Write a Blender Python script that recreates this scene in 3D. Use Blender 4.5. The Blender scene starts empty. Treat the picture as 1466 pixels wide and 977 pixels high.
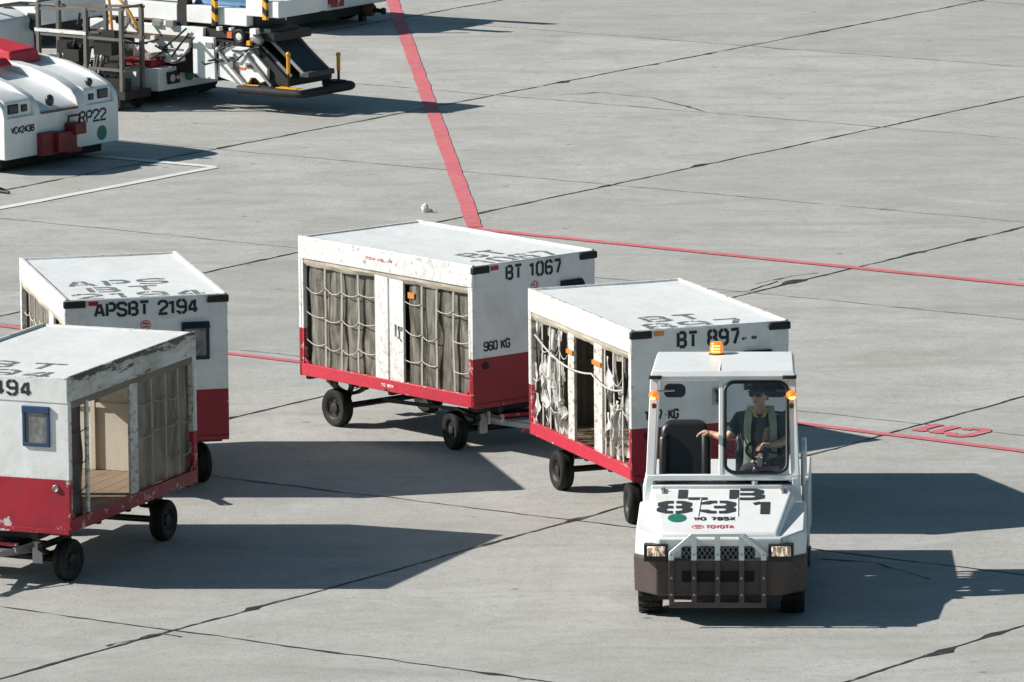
import bpy, bmesh, math, random
from mathutils import Vector, Matrix, noise
R = math.radians
random.seed(7)
S = bpy.context.scene
COL = S.collection

# ------------------------------------------------------------------ camera model (fitted to the four carts)
FPX, PITCH, ROLL, CAMH, CX, CY = 10867.9, .1635943, -.010135, 13.4595, 733.0, 488.5

def gp(u, v, z=0.0):
    """a point of the photograph (1466 px wide) dropped on the level z"""
    X, Y = u - CX, v - CY
    c, s = math.cos(ROLL), math.sin(ROLL)
    X, Y = c*X + s*Y, -s*X + c*Y
    c, s = math.cos(PITCH), math.sin(PITCH)
    a = -Y/FPX
    r = Vector((X/FPX, c + a*s, -s + a*c))
    t = (z - CAMH)/r.z
    return Vector((r.x*t, r.y*t, z))

# ------------------------------------------------------------------ materials
def new_mat(name):
    m = bpy.data.materials.new(name); m.use_nodes = True
    nt = m.node_tree
    return m, nt, nt.nodes, nt.links, nt.nodes['Principled BSDF']

def ramp(N, L, src, a, b, ca=(0, 0, 0, 1), cb=(1, 1, 1, 1)):
    r = N.new('ShaderNodeValToRGB')
    r.color_ramp.elements[0].position = a; r.color_ramp.elements[1].position = b
    r.color_ramp.elements[0].color = ca; r.color_ramp.elements[1].color = cb
    L.new(src, r.inputs[0]); return r.outputs[0]

def mixc(N, L, fac, a, b, mode='MIX'):
    m = N.new('ShaderNodeMix'); m.data_type = 'RGBA'; m.blend_type = mode
    for sock, val in ((m.inputs[0], fac), (m.inputs[6], a), (m.inputs[7], b)):
        if isinstance(val, (int, float)): sock.default_value = val
        elif isinstance(val, tuple): sock.default_value = (*val, 1) if len(val) == 3 else val
        else: L.new(val, sock)
    return m.outputs[2]

def tex_noise(N, L, vec, scale, detail=6, rough=.6, dist=0):
    n = N.new('ShaderNodeTexNoise')
    n.inputs['Scale'].default_value = scale; n.inputs['Detail'].default_value = detail
    n.inputs['Roughness'].default_value = rough; n.inputs['Distortion'].default_value = dist
    if vec is not None: L.new(vec, n.inputs['Vector'])
    return n.outputs['Fac']

def obj_vec(N, L, scale=(1, 1, 1)):
    tc = N.new('ShaderNodeTexCoord'); oi = N.new('ShaderNodeObjectInfo')
    mul = N.new('ShaderNodeMath'); mul.operation = 'MULTIPLY'; mul.inputs[1].default_value = 37.0
    L.new(oi.outputs['Random'], mul.inputs[0])
    add = N.new('ShaderNodeVectorMath'); add.operation = 'ADD'
    L.new(tc.outputs['Object'], add.inputs[0]); L.new(mul.outputs[0], add.inputs[1])
    mp = N.new('ShaderNodeMapping'); mp.inputs['Scale'].default_value = scale
    L.new(add.outputs[0], mp.inputs['Vector'])
    return add.outputs[0], mp.outputs[0]

def paint(name, col, dirt, amount=.35, chip=None, chip_at=.66, rough=.45, metal=0, bump=.15, streak=.5, nscale=2.2, chip_scale=11, aniso=None, edge=None, edge_amt=.16, dent=0):
    m, nt, N, L, B = new_mat(name)
    v, vs = obj_vec(N, L, (5, 5, .5))
    n1 = tex_noise(N, L, v, nscale, 9, .65)
    f1 = ramp(N, L, n1, .45, .8)
    n2 = tex_noise(N, L, vs, 2.0, 7, .7)
    f2 = ramp(N, L, n2, .5, .85)
    c = mixc(N, L, 0, col, col)
    s1 = N.new('ShaderNodeMath'); s1.operation = 'MULTIPLY'; s1.inputs[1].default_value = amount; L.new(f1, s1.inputs[0])
    s2 = N.new('ShaderNodeMath'); s2.operation = 'MULTIPLY'; s2.inputs[1].default_value = amount*streak; L.new(f2, s2.inputs[0])
    c = mixc(N, L, s1.outputs[0], col, dirt)
    c = mixc(N, L, s2.outputs[0], c, dirt)
    if chip:
        vc = obj_vec(N, L, aniso)[1] if aniso else v
        n3 = tex_noise(N, L, vc, chip_scale, 8, .7, .4)
        if edge:
            sp = N.new('ShaderNodeSeparateXYZ'); L.new(N.new('ShaderNodeTexCoord').outputs['Object'], sp.inputs[0])
            acc = None
            for axis, lo, hi in edge:
                src = sp.outputs['xyz'.index(axis[-1])]
                if axis[0] == 'a':
                    ab = N.new('ShaderNodeMath'); ab.operation = 'ABSOLUTE'; L.new(src, ab.inputs[0]); src = ab.outputs[0]
                mr = N.new('ShaderNodeMapRange'); L.new(src, mr.inputs[0])
                mr.inputs[1].default_value = lo; mr.inputs[2].default_value = hi; mr.inputs[3].default_value = 0; mr.inputs[4].default_value = edge_amt
                if acc is None: acc = mr.outputs[0]
                else:
                    mx = N.new('ShaderNodeMath'); mx.operation = 'MAXIMUM'; L.new(acc, mx.inputs[0]); L.new(mr.outputs[0], mx.inputs[1]); acc = mx.outputs[0]
            ad = N.new('ShaderNodeMath'); ad.operation = 'ADD'; L.new(n3, ad.inputs[0]); L.new(acc, ad.inputs[1]); n3 = ad.outputs[0]
            em = ramp(N, L, n3, chip_at - .13, chip_at + .02, (0, 0, 0, 1), (.55, .55, .55, 1))
            c = mixc(N, L, em, c, dirt)
        f3 = ramp(N, L, n3, chip_at, chip_at + .025)
        c = mixc(N, L, f3, c, chip)
    L.new(c, B.inputs['Base Color'])
    rr = ramp(N, L, n1, .3, .8, (rough*.8,)*3 + (1,), (min(1, rough*1.35),)*3 + (1,))
    L.new(rr, B.inputs['Roughness'])
    B.inputs['Metallic'].default_value = metal
    if bump:
        bp = N.new('ShaderNodeBump'); bp.inputs['Strength'].default_value = bump; bp.inputs['Distance'].default_value = .01
        nb = tex_noise(N, L, v, 5, 8, .6); L.new(nb, bp.inputs['Height']); L.new(bp.outputs[0], B.inputs['Normal'])
        if dent:
            b2 = N.new('ShaderNodeBump'); b2.inputs['Strength'].default_value = dent; b2.inputs['Distance'].default_value = .05
            L.new(tex_noise(N, L, v, 1.7, 3, .5), b2.inputs['Height']); L.new(b2.outputs[0], bp.inputs['Normal'])
    return m

def plain(name, col, rough=.5, metal=0, emit=None, es=0, coat=0):
    m, nt, N, L, B = new_mat(name)
    v, vs = obj_vec(N, L)
    n = tex_noise(N, L, v, 9, 5, .6)
    f = ramp(N, L, n, .3, .8)
    c = mixc(N, L, f, col, tuple(x*.72 for x in col))
    L.new(c, B.inputs['Base Color'])
    B.inputs['Roughness'].default_value = rough; B.inputs['Metallic'].default_value = metal
    B.inputs['Coat Weight'].default_value = coat
    if emit:
        B.inputs['Emission Color'].default_value = (*emit, 1); B.inputs['Emission Strength'].default_value = es
    return m

def film(name, tint, milk, clear, rough=.25, lo=.42, hi=.66, scale=3.5):
    """clear plastic sheeting: creases turn milky"""
    m, nt, N, L, B = new_mat(name)
    v, vs = obj_vec(N, L, (6, 6, 1.2))
    n = tex_noise(N, L, vs, scale*.5, 6, .65, .8)
    f = ramp(N, L, n, lo, hi)
    c = mixc(N, L, f, tint, milk)
    L.new(c, B.inputs['Base Color']); B.inputs['Roughness'].default_value = rough
    a = ramp(N, L, n, lo, hi, (1 - clear,)*3 + (1,), (.97, .97, .97, 1))
    L.new(a, B.inputs['Alpha'])
    bp = N.new('ShaderNodeBump'); bp.inputs['Strength'].default_value = .6; bp.inputs['Distance'].default_value = .02
    L.new(n, bp.inputs['Height']); L.new(bp.outputs[0], B.inputs['Normal'])
    return m

def lettering_mat(name, col, wear, at=.66):
    m, nt, N, L, B = new_mat(name)
    v, vs = obj_vec(N, L)
    n = tex_noise(N, L, v, 16, 7, .7)
    f = ramp(N, L, n, at, at + .05)
    L.new(mixc(N, L, f, col, wear), B.inputs['Base Color'])
    B.inputs['Roughness'].default_value = .6
    return m

def glass_mat(name):
    m, nt, N, L, B = new_mat(name)
    N.remove(B)
    out = N['Material Output']
    t = N.new('ShaderNodeBsdfTransparent'); t.inputs[0].default_value = (.80, .87, .88, 1)
    g = N.new('ShaderNodeBsdfGlossy'); g.inputs['Roughness'].default_value = .03
    fr = N.new('ShaderNodeFresnel'); fr.inputs[0].default_value = 1.5
    mx = N.new('ShaderNodeMixShader')
    L.new(fr.outputs[0], mx.inputs[0]); L.new(t.outputs[0], mx.inputs[1]); L.new(g.outputs[0], mx.inputs[2])
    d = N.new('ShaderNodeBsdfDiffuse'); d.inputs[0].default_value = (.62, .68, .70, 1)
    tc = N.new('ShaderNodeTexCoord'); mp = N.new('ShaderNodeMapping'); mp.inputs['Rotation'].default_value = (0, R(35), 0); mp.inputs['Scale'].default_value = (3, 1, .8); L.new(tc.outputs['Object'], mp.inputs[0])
    f = ramp(N, L, tex_noise(N, L, mp.outputs[0], 2.2, 6, .65, .6), .40, .75, (.01, .01, .01, 1), (.055, .055, .055, 1))  # whitish streaks: reflection painted into the pane, along with dust
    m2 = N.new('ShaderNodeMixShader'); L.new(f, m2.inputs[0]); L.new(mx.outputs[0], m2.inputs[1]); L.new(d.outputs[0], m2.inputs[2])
    L.new(m2.outputs[0], out.inputs[0])
    return m

GR = (.30, .28, .25)
M = {
 'white': paint('white_paint', (.79, .80, .80), (.42, .38, .33), .55, (.34, .30, .25), .725, .42, chip_scale=17, edge=[('ay', .75, .80), ('z', 1.89, 1.94), ('z', 1.05, 1.0)], edge_amt=.11, dent=.35),
 'white_roof': paint('white_roof_paint', (.76, .78, .78), (.54, .51, .47), .5, (.34, .31, .28), .71, .55, bump=.25, chip_scale=15, edge=[('ay', .70, .80), ('x', -.10, 0), ('x', -2.66, -2.78)], edge_amt=.13, dent=.5),
 'white_worn': paint('peeling_white_paint', (.66, .65, .63), (.30, .27, .23), .75, (.10, .085, .07), .60, .7, bump=.5, chip_scale=9, aniso=(.4, 1, 1.8), edge=[('z', 1.83, 1.93)], edge_amt=.15),
 'white_flaky': paint('flaking_white_paint', (.72, .71, .68), (.42, .37, .31), .75, (.32, .275, .22), .685, .6, bump=.4, chip_scale=16, edge=[('z', 1.915, 1.95), ('z', 1.745, 1.72)], edge_amt=.13, aniso=(.6, 1, 1.2), dent=.4),
 'red': paint('red_paint', (.29, .008, .021), (.15, .010, .016), .6, (.50, .36, .34), .70, .42, edge=[('z', .58, .50), ('ay', .74, .8)], edge_amt=.12, dent=.4),
 'red_rail': paint('red_rail_paint', (.54, .026, .052), (.24, .02, .03), .6, (.58, .40, .38), .68, .5, bump=.4, edge=[('z', .54, .505), ('z', .61, .64)], edge_amt=.13),
 'red_worn': paint('scuffed_red_paint', (.37, .010, .028), (.16, .011, .02), .5, (.60, .50, .48), .70, .45, chip_scale=7, edge=[('z', .72, .50), ('ay', .72, .8)], edge_amt=.14, dent=.5),
 'chassis': paint('chassis_black', (.012, .012, .012), (.04, .034, .028), .5, None, rough=.6),
 'axle': paint('greasy_steel', (.022, .021, .020), (.02, .018, .016), .6, None, rough=.5, metal=.3),
 'steel': paint('bare_steel', (.42, .42, .42), (.18, .16, .14), .6, None, rough=.4, metal=.6),
 'steel_white': paint('chipped_pale_steel', (.62, .64, .66), (.2, .18, .16), .7, (.08, .07, .06), .60, .5),
 'galv': paint('galvanised_steel', (.27, .265, .25), (.12, .11, .10), .6, None, rough=.55, metal=.3),
 'rubber': paint('tyre_rubber', (.005, .005, .005), (.022, .020, .018), .5, None, rough=.8, bump=.5, nscale=6),
 'rim': paint('wheel_rim', (.016, .015, .0145), (.06, .048, .038), .5, None, rough=.55),
 'black': plain('black_plastic', (.012, .013, .014), .5),
 'bumper_rubber': paint('bumper_rubber', (.012, .012, .013), (.05, .05, .05), .4, (.3, .3, .3), .74, .7, bump=.6),
 'wood': paint('cart_floor_planks', (.26, .19, .13), (.12, .085, .06), .8, (.40, .34, .28), .66, .8, bump=.5),
 'interior': paint('interior_board', (.64, .59, .49), (.34, .30, .24), .75, (.2, .17, .13), .68, .7),
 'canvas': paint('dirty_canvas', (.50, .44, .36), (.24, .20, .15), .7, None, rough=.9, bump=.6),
 'canvas_dark': paint('shaded_canvas', (.20, .185, .155), (.11, .10, .085), .7, None, rough=.9, bump=.6),  # darker canvas copy: shade of covered places put into its colour
 'sheet': film('grey_plastic_sheet', (.088, .083, .068), (.36, .34, .29), .06, .20, .40, .74),
 'sheet_old': film('stained_plastic_sheet', (.13, .12, .098), (.32, .29, .24), .05, .5, .40, .74),
 'film': film('torn_clear_film', (.18, .175, .16), (.74, .73, .70), .72, .25, .44, .60),
 'coupling_red': paint('dull_red_paint', (.20, .010, .02), (.07, .01, .012), .7, None, rough=.5),
 'galv_dark': paint('weathered_galvanised_steel', (.15, .14, .125), (.06, .052, .045), .7, (.3, .28, .25), .7, .6),
 'film_white': film('crumpled_white_film', (.45, .44, .42), (.82, .81, .79), .45, .3, .35, .60),
 'tarp_black': film('black_tarpaulin', (.014, .014, .015), (.05, .05, .05), .0, .35, .5, .8),
 'rope': plain('white_rope', (.58, .55, .50), .8),
 'strap': paint('webbing_strap', (.40, .37, .32), (.18, .16, .13), .6, None, rough=.85),
 'orange_tag': plain('orange_tag', (.72, .24, .03), .6),
 'letter': lettering_mat('black_stencil_paint', (.016, .017, .02), (.35, .36, .37), .70),
 'letter_roof': lettering_mat('faded_black_stencil_paint', (.15, .155, .155), (.62, .63, .62), .55),
 'letter_hood': lettering_mat('charcoal_stencil_paint', (.028, .034, .04), (.3, .3, .3), .74),
 'letter_red': lettering_mat('red_lettering', (.55, .06, .09), (.7, .6, .6), .66),
 'letter_white': lettering_mat('white_lettering', (.75, .74, .72), (.6, .2, .2), .64),
 'reflector_red': plain('red_reflector', (.42, .015, .03), .2),
 'reflector_orange': plain('orange_reflector', (.75, .28, .02), .25),
 'window_dark': paint('blue_black_frame', (.010, .018, .035), (.03, .035, .045), .6, (.2, .22, .25), .74, .6),
 'window_blue': paint('dark_blue_frame', (.012, .05, .13), (.05, .07, .1), .6, (.3, .32, .36), .72, .6),
 'pane': paint('dusty_perspex', (.10, .105, .11), (.5, .49, .46), .9, None, rough=.2, nscale=5),
 'hub_white': plain('white_hub', (.7, .7, .68), .5),
 't_white': paint('tractor_white', (.82, .84, .84), (.48, .45, .41), .42, (.30, .27, .24), .695, .36, bump=.08, dent=.2),
 't_brown': paint('tractor_bumper_brown', (.076, .054, .050), (.035, .028, .026), .6, (.16, .125, .115), .655, .5, bump=.3, dent=.4),
 'seat': paint('black_vinyl', (.016, .017, .018), (.04, .04, .04), .3, None, rough=.38, bump=.1),
 'mesh_wire': plain('grille_wire', (.30, .31, .31), .5, .5),
 'dark': plain('deep_black', (.006, .006, .007), .8),
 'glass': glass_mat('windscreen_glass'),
 'amber': plain('amber_lens', (.80, .20, .015), .2, 0, (1, .30, .03), .55, .5),
 'amber_lit': plain('amber_beacon_flash', (.95, .45, .12), .2, 0, (1, .42, .12), 2.2),
 'lamp': plain('headlamp_lens', (.75, .62, .52), .12, .3, (1, .66, .42), .35, 1),
 'mirror': plain('mirror_back', (.045, .05, .055), .3),
 'green': plain('green_disc', (.012, .20, .13), .5),
 'skin': plain('skin', (.66, .38, .27), .45),
 'lips': plain('lips', (.36, .13, .10), .5),
 'navy': plain('navy_polo', (.028, .042, .062), .85),
 'vest': plain('pale_green_vest', (.40, .46, .34), .8),
 'vest_dark': plain('dark_vest_panel', (.035, .06, .075), .8),
 'collar': plain('yellow_collar', (.62, .52, .10), .8),
 'cap': plain('dark_cap', (.045, .052, .06), .85),
 'trousers': plain('dark_trousers', (.02, .024, .032), .85),
 'pink': plain('pink_folder', (.75, .22, .24), .6),
 'paper': plain('paper', (.80, .78, .75), .7),
 'yellow': paint('yellow_paint', (.78, .36, .02), (.4, .2, .03), .5, (.1, .07, .04), .72, .5),
 'belt': paint('conveyor_belt', (.035, .045, .055), (.06, .065, .07), .5, None, rough=.6),
 'seat_red': plain('red_seat_cover', (.62, .03, .05), .55),
 'blue_cloth': plain('blue_sheet', (.10, .22, .38), .7),
 'orange_red': plain('orange_red_plate', (.75, .16, .05), .5),
 'rust': paint('rusty_brown_steel', (.17, .085, .04), (.06, .035, .025), .9, (.3, .2, .14), .7, .7),
 'litter': plain('white_litter', (.85, .86, .85), .6),
}

def stripe_mat():
    m, nt, N, L, B = new_mat('hazard_stripes')
    tc = N.new('ShaderNodeTexCoord'); sp = N.new('ShaderNodeSeparateXYZ'); L.new(tc.outputs['Object'], sp.inputs[0])
    a = N.new('ShaderNodeMath'); a.operation = 'MULTIPLY_ADD'; a.inputs[1].default_value = .8
    L.new(sp.outputs[0], a.inputs[0]); L.new(sp.outputs[2], a.inputs[2])
    b = N.new('ShaderNodeMath'); b.operation = 'MULTIPLY'; b.inputs[1].default_value = 5.5; L.new(a.outputs[0], b.inputs[0])
    f = N.new('ShaderNodeMath'); f.operation = 'FRACT'; L.new(b.outputs[0], f.inputs[0])
    g = N.new('ShaderNodeMath'); g.operation = 'GREATER_THAN'; g.inputs[1].default_value = .5; L.new(f.outputs[0], g.inputs[0])
    L.new(mixc(N, L, g.outputs[0], (.80, .40, .02), (.02, .02, .02)), B.inputs['Base Color'])
    B.inputs['Roughness'].default_value = .5
    return m
M['stripes'] = stripe_mat()

UA, VA = Vector((.8148, -.5797, 0)), Vector((.5797, .8148, 0))     # slab axes of the apron
U0, V0, PIT = -40.7, 52.0, 6.2

def concrete_mat():
    m, nt, N, L, B = new_mat('apron_concrete')
    tc = N.new('ShaderNodeTexCoord'); P = tc.outputs['Object']
    def dot(ax):
        d = N.new('ShaderNodeVectorMath'); d.operation = 'DOT_PRODUCT'; L.new(P, d.inputs[0]); d.inputs[1].default_value = ax
        return d.outputs['Value']
    def cell(val, off):
        a = N.new('ShaderNodeMath'); a.operation = 'SUBTRACT'; L.new(val, a.inputs[0]); a.inputs[1].default_value = off
        b = N.new('ShaderNodeMath'); b.operation = 'DIVIDE'; L.new(a.outputs[0], b.inputs[0]); b.inputs[1].default_value = PIT
        c = N.new('ShaderNodeMath'); c.operation = 'FLOOR'; L.new(b.outputs[0], c.inputs[0]); return c.outputs[0]
    cu, cv = cell(dot(UA), U0), cell(dot(VA), V0)
    cb = N.new('ShaderNodeCombineXYZ'); L.new(cu, cb.inputs[0]); L.new(cv, cb.inputs[1])
    wn = N.new('ShaderNodeTexWhiteNoise'); wn.noise_dimensions = '3D'; L.new(cb.outputs[0], wn.inputs['Vector'])
    c = mixc(N, L, wn.outputs['Value'], (.402, .396, .376), (.492, .486, .468))
    # large cloudy tone, then blotches, then grain
    n1 = tex_noise(N, L, P, .35, 6, .6, .3)
    c = mixc(N, L, ramp(N, L, n1, .35, .70), c, (.40, .39, .365))
    n0 = tex_noise(N, L, P, .9, 8, .68, .6)
    c = mixc(N, L, ramp(N, L, n0, .50, .72, (0, 0, 0, 1), (.75, .75, .75, 1)), c, (.33, .32, .295))
    c = mixc(N, L, ramp(N, L, n0, .26, .44, (.6, .6, .6, 1), (0, 0, 0, 1)), c, (.53, .527, .505))
    mp = N.new('ShaderNodeMapping'); mp.inputs['Rotation'].default_value = (0, 0, R(-6)); mp.inputs['Scale'].default_value = (.75, 1.5, 1)
    L.new(P, mp.inputs['Vector'])
    n2 = tex_noise(N, L, mp.outputs[0], 1.1, 10, .72, .6)
    f2 = ramp(N, L, n2, .48, .76, (0, 0, 0, 1), (.75, .75, .75, 1))
    c = mixc(N, L, f2, c, (.29, .282, .255))
    f2b = ramp(N, L, n2, .20, .46, (.5, .5, .5, 1), (0, 0, 0, 1))
    c = mixc(N, L, f2b, c, (.55, .545, .53))
    n3 = tex_noise(N, L, P, 7, 10, .72)
    c = mixc(N, L, ramp(N, L, n3, .50, .70, (0, 0, 0, 1), (.7, .7, .7, 1)), c, (.30, .29, .275))
    n4 = tex_noise(N, L, P, 38, 4, .7)
    c = mixc(N, L, ramp(N, L, n4, .54, .66, (0, 0, 0, 1), (.8, .8, .8, 1)), c, (.25, .245, .235))
    c = mixc(N, L, ramp(N, L, n4, .30, .44, (.6, .6, .6, 1), (0, 0, 0, 1)), c, (.60, .595, .58))
    n6 = tex_noise(N, L, P, 17, 5, .75); n7 = tex_noise(N, L, P, .55, 4, .6)
    pit = N.new('ShaderNodeMath'); pit.operation = 'MULTIPLY_ADD'; pit.inputs[1].default_value = .28; L.new(n7, pit.inputs[0]); L.new(n6, pit.inputs[2])
    c = mixc(N, L, ramp(N, L, pit.outputs[0], .775, .815, (0, 0, 0, 1), (.75, .75, .75, 1)), c, (.13, .125, .115))
    # dark drips and oil spots with a shape of their own
    vo = N.new('ShaderNodeTexVoronoi'); vo.inputs['Scale'].default_value = 1.15; vo.inputs['Randomness'].default_value = 1
    L.new(P, vo.inputs['Vector'])
    d = N.new('ShaderNodeMath'); d.operation = 'ADD'; L.new(vo.outputs['Distance'], d.inputs[0])
    nn = tex_noise(N, L, P, 9, 6, .7)
    e = N.new('ShaderNodeMath'); e.operation = 'MULTIPLY'; e.inputs[1].default_value = .22; L.new(nn, e.inputs[0]); L.new(e.outputs[0], d.inputs[1])
    c = mixc(N, L, ramp(N, L, d.outputs[0], .135, .175, (.65, .65, .65, 1), (0, 0, 0, 1)), c, (.15, .145, .135))
    # rubber left by tyres that follow the same lane, and a few repaired patches
    mt = N.new('ShaderNodeMapping'); mt.inputs['Rotation'].default_value = (0, 0, R(52)); mt.inputs['Scale'].default_value = (.05, 1.1, 1)
    L.new(P, mt.inputs['Vector'])
    nt_ = tex_noise(N, L, mt.outputs[0], 1.6, 6, .62, .5)
    c = mixc(N, L, ramp(N, L, nt_, .56, .74, (0, 0, 0, 1), (.5, .5, .5, 1)), c, (.26, .255, .24))
    v2 = N.new('ShaderNodeTexVoronoi'); v2.inputs['Scale'].default_value = .42; v2.distance = 'CHEBYCHEV'; L.new(P, v2.inputs['Vector'])
    bw = N.new('ShaderNodeSeparateColor'); L.new(v2.outputs['Color'], bw.inputs[0])
    gt = N.new('ShaderNodeMath'); gt.operation = 'GREATER_THAN'; gt.inputs[1].default_value = .86; L.new(bw.outputs[0], gt.inputs[0])
    pm = N.new('ShaderNodeMath'); pm.operation = 'MULTIPLY'; L.new(gt.outputs[0], pm.inputs[0]); L.new(ramp(N, L, v2.outputs['Distance'], .16, .30, (.35, .35, .35, 1), (0, 0, 0, 1)), pm.inputs[1])
    c = mixc(N, L, pm.outputs[0], c, (.30, .295, .275))
    L.new(c, B.inputs['Base Color'])
    B.inputs['Roughness'].default_value = .86
    B.inputs['Specular IOR Level'].default_value = .35
    bp = N.new('ShaderNodeBump'); bp.inputs['Strength'].default_value = .35; bp.inputs['Distance'].default_value = .02
    L.new(n3, bp.inputs['Height']); L.new(bp.outputs[0], B.inputs['Normal'])
    return m
M['concrete'] = concrete_mat()
def lens_mat():
    m, nt, N, L, B = new_mat('headlamp_fluted_lens')
    v, vs = obj_vec(N, L, (1, 1, .5))
    n = tex_noise(N, L, vs, 22, 5, .7, 1.0)
    L.new(ramp(N, L, n, .38, .62, (.16, .12, .10, 1), (.95, .86, .78, 1)), B.inputs['Base Color'])
    L.new(ramp(N, L, n, .46, .66, (.02, .01, .005, 1), (1, .66, .42, 1)), B.inputs['Emission Color'])  # warm reflection in the lens put in as emission
    B.inputs['Emission Strength'].default_value = .95; B.inputs['Roughness'].default_value = .12; B.inputs['Metallic'].default_value = .2
    return m
M['lamp'] = lens_mat()

def road_paint(name, col, under, at=.60, soft=.12):
    m, nt, N, L, B = new_mat(name)
    tc = N.new('ShaderNodeTexCoord'); P = tc.outputs['Object']
    n = tex_noise(N, L, P, 5, 9, .72)
    f = ramp(N, L, n, at, at + soft)
    n2 = tex_noise(N, L, P, .7, 4, .6)
    c = mixc(N, L, ramp(N, L, n2, .35, .7), col, tuple(x*.82 for x in col))
    L.new(mixc(N, L, f, c, under), B.inputs['Base Color']); B.inputs['Roughness'].default_value = .75
    return m
M['line_red'] = road_paint('red_line_paint', (.66, .15, .175), (.50, .27, .26), .50, .18)
M['line_red_worn'] = road_paint('worn_red_marking', (.62, .16, .18), (.52, .40, .38), .54, .16)
M['line_white'] = road_paint('white_line_paint', (.74, .75, .74), (.52, .52, .50), .56)
M['joint'] = road_paint('joint_sealant', (.025, .025, .024), (.22, .215, .20), .54)
M['joint_faint'] = road_paint('faint_joint', (.21, .206, .195), (.36, .35, .33), .44)

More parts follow.
